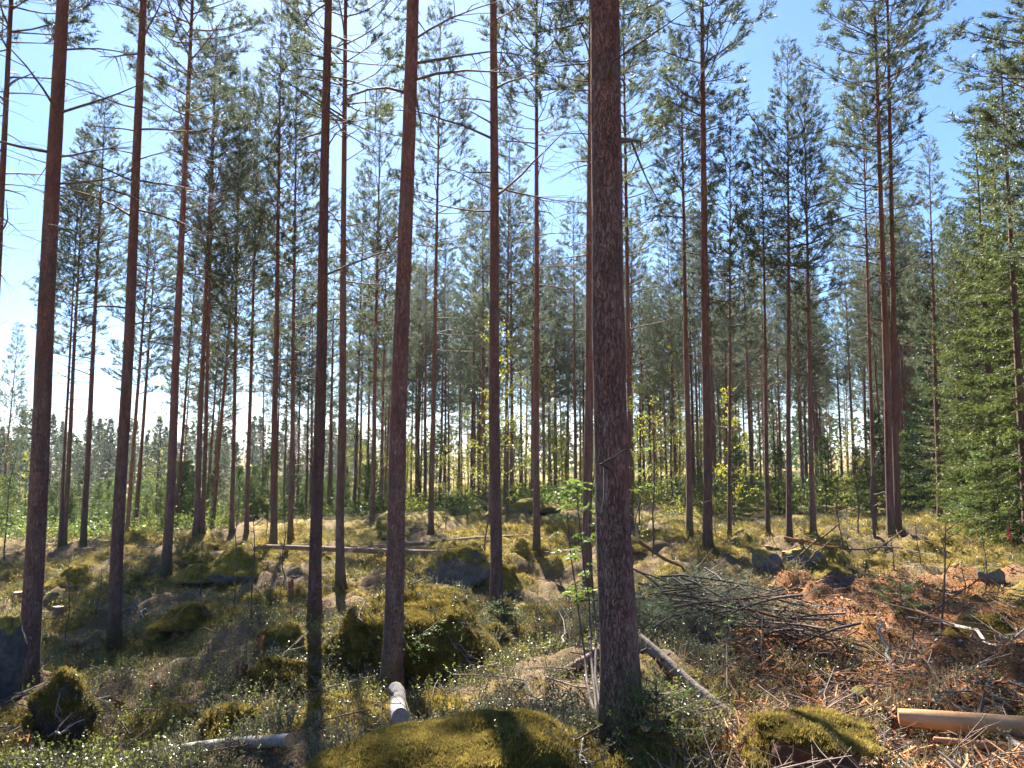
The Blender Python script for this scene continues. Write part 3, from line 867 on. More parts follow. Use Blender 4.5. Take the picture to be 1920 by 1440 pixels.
# young spruce thicket on the low ground behind the left ridge
rng = np.random.default_rng(5)
for i in range(190):
    px = rng.uniform(-60, 740); d = rng.uniform(34, 85)
    x = (px - 960) / F * d
    if px > 500 and rng.random() < 0.4: continue
    s = rng.uniform(0.5, 1.0) * (0.8 + 0.25 * (d - 36) / 40)
    make_spruce(YOUNG[i % 4], x, d, s, 'young thicket spruce in the gap right of ' + gap(px), 'young spruces behind the left ridge', rng.uniform(0.9, 1.3))
# young spruces and undergrowth between the trunks on the right and in the middle
for i in range(64):
    px = rng.uniform(1300, 1960) if i % 2 else rng.uniform(1600, 1960); d = rng.uniform(28, 65)
    x = (px - 960) / F * d
    tall = px > 1640 and i % 3 == 0
    make_spruce(TALL[i % 2] if tall else YOUNG[i % 4], x, d, rng.uniform(0.5, 0.8) if tall else rng.uniform(0.35, 0.85), 'shaded spruce in the dense growth right of ' + gap(px), 'spruces in the dense growth on the right', rng.uniform(0.9, 1.3))
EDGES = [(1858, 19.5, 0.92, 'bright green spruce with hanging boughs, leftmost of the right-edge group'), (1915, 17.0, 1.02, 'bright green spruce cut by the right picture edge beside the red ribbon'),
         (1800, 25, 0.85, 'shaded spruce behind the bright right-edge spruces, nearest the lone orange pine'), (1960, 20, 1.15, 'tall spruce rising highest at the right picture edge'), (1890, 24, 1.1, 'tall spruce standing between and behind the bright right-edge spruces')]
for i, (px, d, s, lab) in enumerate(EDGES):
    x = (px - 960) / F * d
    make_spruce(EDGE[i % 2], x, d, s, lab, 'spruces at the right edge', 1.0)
for i, (px, d, s, lab) in enumerate([(1790, 20.5, 0.42, 'knee-high bright spruce bush at the foot of the lone orange pine'), (1830, 18.5, 0.4, 'low bright spruce bush on the right ridge'), (1905, 17.8, 0.36, 'low spruce bush beneath the red ribbon')]):
    x = (px - 960) / F * d
    make_spruce(YOUNG[i], x, d, s, lab, 'low spruces on the right ridge', 1.5)

# ------------------------------------------------------------------ birches
def birch_variant(seed, Hb, n_leaf, spread, leaf=0.045):
    rng = np.random.default_rng(seed)
    st = MB(); lf = MB()
    n = 8
    stem = np.c_[np.cumsum(rng.normal(0, 0.05, n)), np.cumsum(rng.normal(0, 0.05, n)), np.linspace(-0.1, Hb, n)]
    tube(st, stem, np.linspace(0.010 + 0.0035 * Hb, 0.004, n), 5, cap=False)
    LP = []; LD = []
    for b in range(int(Hb * 6)):
        s = rng.uniform(0.12, 0.98)
        q, d = lerp_path(stem, s)
        L = spread * (1.05 - s) * rng.uniform(0.5, 1.2) + 0.15
        p = branch_path(q, rng.random() * 6.28, rng.uniform(0.2, 0.9), L, rng.uniform(-0.5, 0.4), rng, 4)
        tube(st, p, np.linspace(0.006, 0.002, 4), 3, cap=False)
        for j in range(int(n_leaf)):
            q2, d2 = lerp_path(p, rng.uniform(0.2, 1.0))
            LP.append(q2 + rng.normal(0, 0.05, 3)); LD.append(d2 + np.array([0, 0, -0.2]))
    leaves(lf, np.array(LP), np.array(LD), leaf, leaf * 0.75, rng)
    return st.mesh('birch_stem', M_DEAD), lf.mesh('birch_leaves', M_BIRCH, smooth=False)
BIRCH = [birch_variant(600 + i, H_, n_, s_, l_) for i, (H_, n_, s_, l_) in enumerate([(6.0, 20, 1.1, 0.075), (4.5, 22, 1.0, 0.07), (8.0, 18, 1.3, 0.08), (3.0, 18, 0.7, 0.042)])]
def make_birch(v, x, y, s, label, group, name='birch_sapling', cat='birch'):
    root = empty(name, (x, y, gz(x, y)), (0, 0, random.random() * 6.28))
    tag(root, label, cat, group)
    link('trunk', BIRCH[v][0], root, scale=(s, s, s)); link('crown', BIRCH[v][1], root, scale=(s, s, s))
    return root
rng = np.random.default_rng(11)
for i in range(130):   # the yellow-green thicket in the middle distance
    px = rng.uniform(650, 1420); d = rng.uniform(38, 80)
    x = (px - 960) / F * d
    make_birch(int(rng.integers(0, 3)), x, d, rng.uniform(0.7, 1.15), 'yellow-green far birch in the gap right of ' + gap(px), 'young birches in the middle distance')
for px, d, v, s, lab in [(300, 42, 2, 1.05, 'yellow-leaved birch rising above the young spruces on the left'), (350, 46, 2, 0.9, 'smaller yellow-leaved birch right of the hollow pine'), (60, 50, 0, 1.0, 'yellow-leaved birch behind the thick left-edge pine'),
        (18, 19, 3, 1.0, 'bright leafy birch bush at the left picture edge'), (-15, 17, 1, 0.75, 'leafy birch bush cut by the left picture edge'), (915, 24, 2, 1.0, 'tall thin birch with sparse yellow leaves left of the straight grey-brown pine'),
        (947, 26, 0, 1.15, 'thin birch with sparse yellow leaves right of the straight grey-brown pine'), (1192, 19, 0, 0.75, 'yellow-leaved birch showing along the right side of the thickest trunk'), (1225, 16, 3, 1.15, 'bright birch bush between thickest trunk and red pines'),
        (1372, 21, 1, 0.9, 'yellow-leaved birch sapling beside the slim pine past the brush pile'), (1335, 18.5, 3, 0.6, 'small leafy birch shoot at the foot of the lichen-spotted pine'), (840, 24, 3, 0.9, 'low leafy birch bush behind the round mossy rock'),
        (880, 27, 3, 1.1, 'leafy birch bush left of the straight grey-brown pine'), (505, 24, 3, 0.75, 'small birch shoot beside the grey pair of pines'), (1560, 24, 3, 0.9, 'leafy bush behind the leaning broken sticks'), (1600, 27, 1, 0.8, 'leafy sapling left of the dark red pine')]:
    x = (px - 960) / F * d
    make_birch(v, x, d, s, lab, 'birch saplings')

# far forest that closes the horizon, one mass
def far_forest():
    rng = np.random.default_rng(9)
    mb = MB()
    for i in range(420):
        az = math.radians(rng.uniform(-52, 52)); d = rng.uniform(135, 260)
        if math.degrees(az) < -8 and d < 150: d += 40
        x, y = d * math.sin(az), d * math.cos(az)
        Ht = rng.uniform(9, 15); R = Ht * rng.uniform(0.13, 0.18)
        n = 130
        t = rng.random(n) ** 0.8
        r = R * (1 - t) * rng.uniform(0.5, 1.05, n) + 0.1
        a = rng.random(n) * 6.28
        p = np.c_[x + r * np.cos(a), y + r * np.sin(a), t * Ht]
        D = np.c_[np.cos(a), np.sin(a), np.full(n, -0.35)]
        p[:, 2] += gz(x, y)
        blades(mb, p, D, 0.3, 1, 1.0, 0.75, rng, 0.5, 0.8)
    return mb.mesh('distant_forest', M_SPRUCE, smooth=False)
tag(link('distant_forest', far_forest()), 'distant dark forest that closes the horizon behind the trunks', 'forest', kind='stuff')

# ------------------------------------------------------------------ scatter (ground cover nobody could count)
def scatter(name, pts, rot, scl, sources, parent=None, idx=None):
    me = bpy.data.meshes.new(name)
    pts = np.asarray(pts, np.float32); n = len(pts)
    me.vertices.add(n); me.vertices.foreach_set('co', pts.ravel())
    a = me.attributes.new('rot', 'FLOAT_VECTOR', 'POINT'); a.data.foreach_set('vector', np.asarray(rot, np.float32).ravel())
    a = me.attributes.new('scl', 'FLOAT', 'POINT'); a.data.foreach_set('value', np.asarray(scl, np.float32).ravel())
    if idx is None: idx = RNG.integers(0, len(sources), n)
    a = me.attributes.new('pick', 'INT', 'POINT'); a.data.foreach_set('value', np.asarray(idx, np.int32))
    o = link(name, me, parent)
    src = bpy.data.collections.new(name + '_source')
    for i, s in enumerate(sources):
        src.objects.link(bpy.data.objects.new('%s_piece_%02d' % (name, i), s))
    ng = bpy.data.node_groups.new(name, 'GeometryNodeTree')
    ng.interface.new_socket('Geometry', in_out='INPUT', socket_type='NodeSocketGeometry')
    ng.interface.new_socket('Geometry', in_out='OUTPUT', socket_type='NodeSocketGeometry')
    N = ng.nodes; L = ng.links
    gi = N.new('NodeGroupInput'); go = N.new('NodeGroupOutput')
    ci = N.new('GeometryNodeCollectionInfo'); ci.inputs[0].default_value = src
    ci.inputs['Separate Children'].default_value = True; ci.inputs['Reset Children'].default_value = True
    ip = N.new('GeometryNodeInstanceOnPoints'); ip.inputs['Pick Instance'].default_value = True
    def attr(nm, t):
        x = N.new('GeometryNodeInputNamedAttribute'); x.data_type = t; x.inputs[0].default_value = nm
        return x.outputs[0]
    L.new(gi.outputs[0], ip.inputs['Points']); L.new(ci.outputs[0], ip.inputs['Instance'])
    L.new(attr('pick', 'INT'), ip.inputs['Instance Index'])
    L.new(attr('rot', 'FLOAT_VECTOR'), ip.inputs['Rotation']); L.new(attr('scl', 'FLOAT'), ip.inputs['Scale'])
    L.new(ip.outputs[0], go.inputs[0])
    md = o.modifiers.new('scatter', 'NODES'); md.node_group = ng
    return o

def field(n, r0, r1, az0, az1, power, seed):
    """random ground points, thinning with distance"""
    rng = np.random.default_rng(seed)
    u = rng.random(n)
    p = 2 - power
    r = (r0 ** p + u * (r1 ** p - r0 ** p)) ** (1 / p) if abs(p) > 1e-6 else r0 * (r1 / r0) ** u
    a = np.radians(rng.uniform(az0, az1, n))
    return r * np.sin(a), r * np.cos(a), rng

def moss_tuft(seed, k=20, h=0.020, wd=0.005, spread=0.045):
    rng = np.random.default_rng(seed); mb = MB()
    p = np.c_[rng.normal(0, spread * 0.5, (k, 2)), np.full(k, -0.008)]
    d = nrm(np.c_[rng.normal(0, 0.5, (k, 2)), np.ones(k)])
    blades(mb, p, d, 0.006, 2, h, wd, rng, 0.45, 1.0)
    return mb.mesh('moss_tuft', M_MOSS, smooth=False)
MOSS = [moss_tuft(700 + i) for i in range(4)]

def shrub_clump(seed, mat, hgt, leaf, stems=7, per=8):
    rng = np.random.default_rng(seed); mb = MB()
    LP = []; LD = []
    for s in range(stems):
        p = branch_path((rng.normal(0, 0.04), rng.normal(0, 0.04), -0.01), rng.random() * 6.28, rng.uniform(0.9, 1.4), hgt * rng.uniform(0.6, 1.15), 0.3, rng, 3)
        tube(mb, p, [0.0018, 0.0015, 0.001], 3, m=1, cap=False)
        for j in range(per):
            q, d = lerp_path(p, rng.uniform(0.3, 1.0))
            LP.append(q); LD.append(d * 0.5 + nrm(rng.normal(size=3)) * np.array([1, 1, 0.4]))
    leaves(mb, np.array(LP), np.array(LD), leaf, leaf * 0.62, rng, 0, 0.2)
    return mb.mesh('shrub_clump', [mat, M_TWIG], smooth=False)
LINGON = [shrub_clump(720 + i, M_SHRUB, 0.14, 0.0155, 8, 11) for i in range(3)]
BILB = [shrub_clump(730 + i, M_SHRUBY, 0.18, 0.018, 8, 8) for i in range(3)]

def grass_tuft(seed):
    rng = np.random.default_rng(seed); mb = MB()
    k = 14
    blades(mb, np.c_[rng.normal(0, 0.03, (k, 2)), np.zeros(k)], nrm(np.c_[rng.normal(0, 0.6, (k, 2)), np.ones(k)]), 0.01, 1, 0.20, 0.006, rng, 0.3, 1)
    return mb.mesh('grass_tuft', M_GRASS, smooth=False)
GRASS = [grass_tuft(740 + i) for i in range(3)]

def twig_mesh(seed, L, mat):
    rng = np.random.default_rng(seed); mb = MB()
    p = branch_path((-L / 2, 0, 0.012), 0, 0.05, L, rng.uniform(-0.2, 0.2), rng, 5)
    tube(mb, p, np.linspace(0.006, 0.002, 5), 4)
    for j in range(rng.integers(1, 5)):
        q, d = lerp_path(p, rng.uniform(0.3, 0.9))
        p2 = branch_path(q, math.atan2(d[1], d[0]) + rng.choice([-1, 1]) * rng.uniform(0.4, 0.9), rng.uniform(-0.1, 0.5), L * rng.uniform(0.2, 0.4), 0.1, rng, 3)
        tube(mb, p2, np.linspace(0.004, 0.0015, 3), 3)
    return mb.mesh('twig', mat)
TWIGS = [twig_mesh(750 + i, L, m) for i, (L, m) in enumerate([(0.4, M_TWIG), (0.6, M_TWIG), (0.3, M_GREY), (0.5, M_LIMB), (0.8, M_TWIG)])]

def chip_mesh(seed, L, W, mat):
    rng = np.random.default_rng(seed); mb = MB()
    n = 4
    x = np.linspace(-L / 2, L / 2, n); z = 0.012 + rng.normal(0, 0.006, n) + (x / L) ** 2 * rng.uniform(-0.05, 0.1)
    w2 = W / 2 * rng.uniform(0.4, 1.1, n); th = 0.004
    t = np.c_[x, -w2, z]; b = np.c_[x, w2, z + W * rng.uniform(-0.3, 0.3)]
    V = np.concatenate([t, b, t - [0, 0, th], b - [0, 0, th]])
    f = []
    for i in range(n - 1):
        f += [(i, i + 1, n + i + 1, n + i), (2 * n + i, 3 * n + i, 3 * n + i + 1, 2 * n + i + 1), (i, 2 * n + i, 2 * n + i + 1, i + 1), (n + i, n + i + 1, 3 * n + i + 1, 3 * n + i)]
    mb.add(V, f)
    return mb.mesh('bark_chip', mat, smooth=False)
CHIPS = [chip_mesh(760 + i, L, W, m) for i, (L, W, m) in enumerate([(0.08, 0.03, M_CHIP), (0.13, 0.016, M_CHIP), (0.05, 0.035, M_ROT), (0.2, 0.012, M_ROT), (0.11, 0.010, M_TWIG), (0.3, 0.010, M_CHIP), (0.07, 0.02, M_GREY), (0.09, 0.03, M_ROT), (0.16, 0.007, M_TWIG)])]

def slope_rot(x, y, rng, tilt=0.25):
    return np.c_[rng.normal(0, tilt, len(x)), rng.normal(0, tilt, len(x)), rng.random(len(x)) * 6.28]

MOSS_MIX = MOSS + LINGON[:2] + BILB[:1] + TWIGS[2:3]
def mix_idx(n, rng, share=0.012):
    k = rng.integers(0, len(MOSS), n)
    return np.where(rng.random(n) < share, rng.integers(len(MOSS), len(MOSS_MIX), n), k)

# ------------------------------------------------------------------ boulders
import bmesh
def boulder_mesh(seed, rx, ry, rz, mat, peak=0.0, rough=0.28, sub=4, facets=7, lump=0.12, flare=0.0):
    bm = bmesh.new(); bmesh.ops.create_icosphere(bm, subdivisions=sub, radius=1.0)
    me = bpy.data.meshes.new('boulder'); bm.to_mesh(me); bm.free()
    n = len(me.vertices); v = np.empty(n * 3, np.float32); me.vertices.foreach_get('co', v); v = v.reshape(-1, 3).astype(float)
    rng = np.random.default_rng(seed)
    off = rng.random(3) * 20
    r = 1 + rough * fbm3(v * 1.3 + off, 3, 4) * 1.3
    for k in range(facets):                  # broken facets
        nn = nrm(rng.normal(size=3)); dd = rng.uniform(0.55, 0.92)
        h = (v * r[:, None]) @ nn
        r = np.where(h > dd, r * (1 - 0.9 * (h - dd) / np.maximum(h, 1e-3)), r)
    r = r + lump * fbm3(v * 3.1 + off + 9, 6, 3)
    v = v * r[:, None]
    if flare:
        v[:, :2] *= (1 + flare * sstep(0.45, -0.35, v[:, 2]))[:, None]
    if peak: v[:, 2] += peak * np.exp(-((v[:, 0]) ** 2 + v[:, 1] ** 2) * 5) * (v[:, 2] > 0)
    v = v * np.array([rx, ry, rz])
    v += 0.02 * np.stack([fbm3(v * 9 + off + k, 5, 3) for k in range(3)], 1)
    me.vertices.foreach_set('co', v.astype(np.float32).ravel())
    me.polygons.foreach_set('use_smooth', np.ones(len(me.polygons), bool))
    me.materials.append(mat); me.update()
    return me

def mesh_points(me, n, rng, zmin=0.1, patch=0.0):
    """random points on the upward faces of a mesh, with normals"""
    np_ = len(me.polygons)
    c = np.empty(np_ * 3, np.float32); me.polygons.foreach_get('center', c); c = c.reshape(-1, 3)
    nn = np.empty(np_ * 3, np.float32); me.polygons.foreach_get('normal', nn); nn = nn.reshape(-1, 3)
    ar = np.empty(np_, np.float32); me.polygons.foreach_get('area', ar)
    wgt = ar * (nn[:, 2] + patch * fbm3(c * 3.0, 8, 3) > zmin)
    if wgt.sum() <= 0: return np.zeros((0, 3)), np.zeros((0, 3))
    k = rng.choice(np_, n, p=wgt / wgt.sum())
    jit = rng.normal(0, 1, (n, 3)) * np.sqrt(ar[k])[:, None] * 0.45
    jit -= (jit * nn[k]).sum(1, keepdims=True) * nn[k]
    return c[k] + jit, nn[k]

def normal_rot(nn, rng):
    """Euler angles that turn +Z towards a normal, spun at random"""
    az = np.arctan2(nn[:, 1], nn[:, 0]); th = np.arccos(np.clip(nn[:, 2], -1, 1)) * 0.75
    return np.c_[np.zeros(len(nn)), th, az]

def make_boulder(px, py, wpx, hpx, label, mat, moss, seed, depth=0.9, peak=0.0, name='boulder', cat='boulder', tilt=0.0, at=None, rough=0.28, zmin=0.1, back=0.55, facets=None):
    g = G(px, py) if at is None else np.array(at, float)
    d = g[1]
    rx = wpx / F * d / 2 * 1.05; hz = hpx / F * d
    rz = hz * 0.68; ry = rx * depth
    g = g + np.array([0, ry * back, 0])
    g[2] = min(g[2], gz(g[0], g[1]))
    bare = mat is M_ROCK_BARE
    me = boulder_mesh(seed, rx, ry, rz, mat, peak, rough, 4, facets or (14 if bare else 8), 0.04 if bare else 0.10 if facets else 0.22, 0.55 if mat is M_ROCK_MOSS else 0.0)
    o = link(name, me, None, (g[0], g[1], g[2] + hz - rz * (1 + peak)), (0, tilt, random.uniform(-0.5, 0.5)))
    tag(o, label, cat, 'boulders in the clearing' if name == 'boulder' else None)
    if moss:
        rng = np.random.default_rng(seed + 5000)
        pts, nn = mesh_points(me, int(moss), rng, zmin, 0.6)
        if len(pts):
            m = scatter('moss', pts, normal_rot(nn, rng), rng.uniform(0.6, 1.25, len(pts)), MOSS_MIX, o, mix_idx(len(pts), rng))
            m['kind'] = 'stuff'
    return o

B = make_boulder
top = P(900, 1340, 3.45)
me = boulder_mesh(1, 0.94, 0.68, 0.62, M_ROCK_MOSS, 0, 0.16, 5, 0, 0.07, 0.12)
o = tag(link('boulder', me, None, (top[0] - 0.03, 3.5, top[2] - 0.70), (0, 0.06, 0.25)), 'golden mossy boulder at the bottom edge of the picture, nearest of all', 'boulder', 'boulders in the clearing')
rng = np.random.default_rng(1)
pts, nn = mesh_points(me, 22000, rng, -0.25, 0.25)
m = scatter('moss', pts, normal_rot(nn, rng), rng.uniform(0.55, 1.1, len(pts)), MOSS_MIX, o, mix_idx(len(pts), rng, 0.003)); m['kind'] = 'stuff'
B(745, 1288, 250, 180, 'big round boulder covered in yellow moss behind the flared pine', M_ROCK_MOSS, 14000, 3, 0.8, zmin=-0.3, back=1.5, rough=0.2, facets=2)
B(858, 1094, 122, 76, 'round boulder with a mossy cap and pale bare patches behind the cut stump', M_ROCK, 900, 14, 0.8, zmin=0.45)
B(938, 1110, 68, 54, 'small mossy boulder right behind the straight grey-brown pine', M_ROCK_MOSS, 900, 15, 0.9)
B(527, 1252, 100, 70, 'rotted-looking boulder with a pale bare rock face left of the shadowed pine', M_ROCK, 500, 16, 0.8, zmin=0.5)
B(515, 1315, 108, 68, 'low yellow-mossed boulder below the pale-faced one', M_ROCK_MOSS, 3000, 17, 0.9)
B(2, 1312, 66, 180, 'dark bare boulder cut by the left picture edge', M_ROCK_DARK, 0, 18, 0.9, rough=0.18)
B(97, 1374, 110, 100, 'pointed dark boulder with rusty moss at the lower left', M_ROCK_DARK, 1200, 19, 0.8, peak=0.3, zmin=0.25)
B(342, 1184, 74, 44, 'dark mossed boulder lying on the sunny slope', M_ROCK_MOSS, 1300, 20, 0.8)
B(128, 1090, 66, 46, 'mossy boulder on the left ridge, right of the thick left-edge pine', M_ROCK_MOSS, 900, 21)
B(372, 1094, 66, 34, 'low mossy boulder right of the shaded hollow pine', M_ROCK_MOSS, 700, 22)
B(365, 1056, 46, 24, 'small yellow-topped boulder above the low mossy one', M_ROCK_MOSS, 500, 23)
B(440, 1086, 88, 56, 'dark mossy boulder with a yellow cap on the bright slope', M_ROCK_MOSS, 900, 24)
B(1442, 1070, 66, 38, 'grey angular rock at the head of the brown debris track', M_ROCK_BARE, 0, 25, 0.8, tilt=0.5)
B(1512, 1060, 72, 30, 'pale bluish flat rock under the crossed broken sticks', M_ROCK_BARE, 0, 26, 0.8, tilt=-0.2)
B(1566, 1102, 92, 34, 'grey rock half buried in moss and debris', M_ROCK, 300, 27, 0.8, zmin=0.6)
B(1864, 1094, 52, 32, 'pale grey angular rock lying on the right mossy bank', M_ROCK_BARE, 0, 28, 0.8, tilt=0.3)
B(1622, 1322, 46, 34, 'small pale rock in the debris above the clod', M_ROCK_BARE, 0, 29, 0.8, tilt=0.6)
B(1000, 962, 74, 32, 'dark mossy boulder far back behind the pine at the log end', M_ROCK_MOSS, 500, 30)
B(420, 1405, 130, 66, 'dark mossy hummock rock at the lower left', M_ROCK_MOSS, 2500, 31, 0.9)
B(915, 1222, 76, 42, 'mossy rock below the straight grey-brown pine', M_ROCK_MOSS, 1500, 32, 0.9)
B(722, 1004, 70, 28, 'far mossy rock beside the dark-footed slim pine', M_ROCK_MOSS, 500, 33, 0.9)
B(1180, 1030, 60, 26, 'low mossy rock behind the thickest trunk', M_ROCK_MOSS, 400, 34, 0.9)
B(1860, 1200, 110, 50, 'yellow mossy hummock rock on the right bank', M_ROCK_MOSS, 1800, 35, 0.9)
# torn-up clod of soil with a mossy lip
clod = B(1520, 1490, 290, 125, 'torn-up clod of dark soil with mossy lip at the bottom', M_SOIL, 0, 40, 0.8, name='soil_clod', cat='clod', rough=0.45)
rng = np.random.default_rng(40)
pts, nn = mesh_points(clod.data, 2600, rng, 0.85, 1.0)
m = scatter('moss', pts, normal_rot(nn, rng), rng.uniform(0.6, 1.3, len(pts)), MOSS, clod); m['kind'] = 'stuff'

# ------------------------------------------------------------------ stumps
def make_stump(px, py, wpx, hpx, label, rotten, seed):
    g = G(px, py); d = g[1]
    r = wpx / F * d / 2; h = hpx / F * d
    rng = np.random.default_rng(seed)
    n = 18; a = np.arange(n) * 2 * math.pi / n
    zs = np.array([-0.15, 0.0, 0.12, 0.4, 0.8, 1.0]) * h
    rs = r * np.array([1.5, 1.35, 1.12, 1.0, 0.97, 0.96])
    mb = MB()
    V = []
    for k, (z, rr) in enumerate(zip(zs, rs)):
        q = rr * (1 + 0.07 * np.sin(a * 5 + seed) + rng.normal(0, 0.03, n))
        zz = np.full(n, z)
        if rotten and k >= 4: zz = zz + rng.uniform(-0.4, 0.35, n) * h * (0.5 if k == 4 else 1)
        V.append(np.c_[np.cos(a) * q, np.sin(a) * q, zz])
    V = np.concatenate(V)
    idx = np.arange(len(V)).reshape(len(zs), n); nx = np.roll(idx, -1, 1)
    mb.add(V, np.stack([idx[:-1], nx[:-1], nx[1:], idx[1:]], -1).reshape(-1, 4))
    o = link('tree_stump', mb.mesh('tree_stump', M_ROT if rotten else M_LOG), None, tuple(g), (random.uniform(-.05, .05), random.uniform(-.05, .05), 0))
    tag(o, label, 'stump', 'stumps in the clearing')
    mb = MB()
    rim = V[-n:].copy(); c = rim.mean(0) - np.array([0, 0, 0.35 * h if rotten else -0.002])
    mb.add(np.vstack([rim, c]), np.stack([np.arange(n), (np.arange(n) + 1) % n, np.full(n, n)], -1))
    link('cut_face', mb.mesh('cut_face', M_ROT if rotten else M_CUT), o)
    return o
for i, a in enumerate([(838, 1140, 26, 26, 'fresh cut stump with bright top between mossy boulder and grey-brown pine', 0), (108, 1158, 19, 20, 'cut stump with pale top in the shaded hollow', 0),
        (34, 1122, 16, 12, 'low pale cut stump half hidden behind the thick left-edge pine', 0), (290, 1310, 13, 26, 'thin rotten snag leaning on the mossy lower left slope', 1), (220, 1334, 22, 20, 'dark rotten stump among white-glinting shrubs', 1),
        (486, 1232, 20, 34, 'red rotten stump left of the pale-faced boulder', 1), (455, 1275, 26, 24, 'old mossy stump below the red rotten one', 1), (138, 1232, 14, 24, 'small split stump left of the mossy-bank pine', 1),
        (330, 1200, 12, 14, 'tiny rusty stump in front of the dark mossed boulder on the slope', 1), (545, 1116, 10, 24, 'dark thin snag left of the straight reddish pine', 1), (40, 1425, 26, 42, 'crumbling brown stump in the lower left corner', 1),
        (1472, 1050, 12, 16, 'dark small stump beside the grey angular rock', 0), (1440, 1030, 10, 7, 'low orange cut stump behind the grey angular rock', 0), (1008, 1050, 15, 4, 'flat orange cut disc beside the long fallen log', 0)]):
    make_stump(*a, 900 + i)

# ------------------------------------------------------------------ logs and sticks
def make_log(pA, pB, rA, rB, label, mat, seed, name='fallen_log', cat='log', stubs=4, cut=M_CUT, rough=0.12, sides=14, group='fallen logs', lay=True, extra=0.0):
    pA = np.array(pA, float); pB = np.array(pB, float)
    if lay: up = lift(pA, pB, rA) + np.array([0, 0, extra]); pA = pA + up; pB = pB + up
    L = np.linalg.norm(pB - pA)
    rng = np.random.default_rng(seed)
    n = max(8, int(L / 0.12))
    x = np.linspace(0, L, n)
    wob = min(0.03, L * 0.008)
    pts = np.c_[x, wob * np.sin(x * 2.1 / max(L, 1) * 3 + seed), wob * np.sin(x * 1.7 / max(L, 1) * 3 + seed * 2)]
    mb = MB()
    rad = np.linspace(rA, rB, n)
    Pg = tube(mb, pts, rad, sides, cap=False, rough=rough, seed=seed)
    o = link(name, mb.mesh(name, mat), None, tuple(pA))
    o.rotation_mode = 'QUATERNION'
    o.rotation_quaternion = Vector((1, 0, 0)).rotation_difference(Vector(pB - pA).normalized())
    tag(o, label, cat, group)
    for e in (0, n - 1):
        mb = MB(); k = np.arange(sides)
        c = pts[e] + np.array([0.006 if e else -0.006, 0, 0])
        tri = np.stack([np.full(sides, sides), (k + 1) % sides, k], -1)
        mb.add(np.vstack([Pg[e], c]), tri if e == 0 else tri[:, ::-1])
        link('cut_face', mb.mesh('cut_face', cut), o)
    for j in range(stubs):
        s = rng.uniform(0.1, 0.9); q, d = lerp_path(pts, s); a = rng.random() * 6.28
        r = rA + (rB - rA) * s
        dv = np.array([rng.uniform(-0.2, 0.6), math.cos(a), math.sin(a)]); dv = nrm(dv)
        mb = MB(); ls = rng.uniform(0.03, 0.16)
        tube(mb, [q + dv * r * 0.5, q + dv * (r + ls * 0.5), q + dv * (r + ls)], [r * 0.25, r * 0.2, r * 0.14], 6)
        link('branch_stub', mb.mesh('branch_stub', M_DEAD), o)
    return o

def lift(pA, pB, r):
    t = np.linspace(0.03, 0.97, 40)[:, None]
    q = np.array(pA, float) * (1 - t) + np.array(pB, float) * t
    dz = np.percentile(ground_h(q[:, 0], q[:, 1]) + r * 0.4 - q[:, 2], 72 if np.linalg.norm(q[-1] - q[0]) > 3 else 88)
    return np.array([0, 0, max(-0.25, dz)])

def on(px, py, up=0.0):
    g = G(px, py); g[2] += up
    return g

make_log(P(492, 1036, 18.6), P(1094, 1048, 17.4), 0.055, 0.075, 'long thin reddish fallen log lying across the middle of the clearing', M_LOG, 1, stubs=10)
make_log(P(655, 1031, 20.3), P(988, 1013, 20.6), 0.05, 0.06, 'second fallen log lying just beyond the long one', M_LOG, 2, stubs=6)
make_log(P(140, 1047, 21.5), P(212, 1047, 21.5), 0.05, 0.045, 'short brown log on the left ridge', M_LOG, 3, stubs=3)
make_log(P(248, 1034, 22.5), P(306, 1031, 22.8), 0.05, 0.045, 'pale log behind the hollow pine on the ridge', M_GREY, 4, stubs=2)
make_log(on(150, 1444, 0.05), on(548, 1420, 0.06), 0.028, 0.036, 'pale grey log along the bottom edge at the lower left', M_GREY, 5, stubs=3)
make_log(P(742, 1293, 5.9), P(751, 1342, 4.8), 0.058, 0.052, 'weathered white log end pointing out behind the nearest mossy boulder', M_GREY, 6, stubs=1, lay=False, cut=M_GREY, rough=0.2)
make_log(on(1196, 1212, 0.14), on(1368, 1345, 0.08), 0.045, 0.055, 'grey-brown log slanting down right from behind the thickest trunk', M_OLD, 7, stubs=7, extra=0.04)
make_log(on(1056, 1266, 0.06), on(1118, 1240, 0.1), 0.038, 0.04, 'short dark log left of the thickest trunk', M_LOG, 8, stubs=2)
make_log(on(1214, 1382, 0.08), on(1344, 1372, 0.08), 0.024, 0.022, 'short red-barked log at the right foot of the thickest trunk', M_LOG, 9, stubs=2)
make_log(P(1686, 1378, 4.8), P(1990, 1402, 4.5), 0.046, 0.068, 'peeled bright orange log at the lower right corner', M_PEEL, 10, stubs=3, extra=-0.015, cut=M_PEEL, rough=0.25)
make_log(P(1752, 1406, 4.6), P(1990, 1432, 4.3), 0.014, 0.03, 'split orange slab lying below the peeled log', M_PEEL, 11, stubs=0, extra=0.02, cut=M_PEEL, rough=0.35)
make_log(on(1835, 1352, 0.06), on(1935, 1412, 0.05), 0.016, 0.02, 'pale grey pole crossing behind the peeled log', M_GREY, 12, stubs=1)

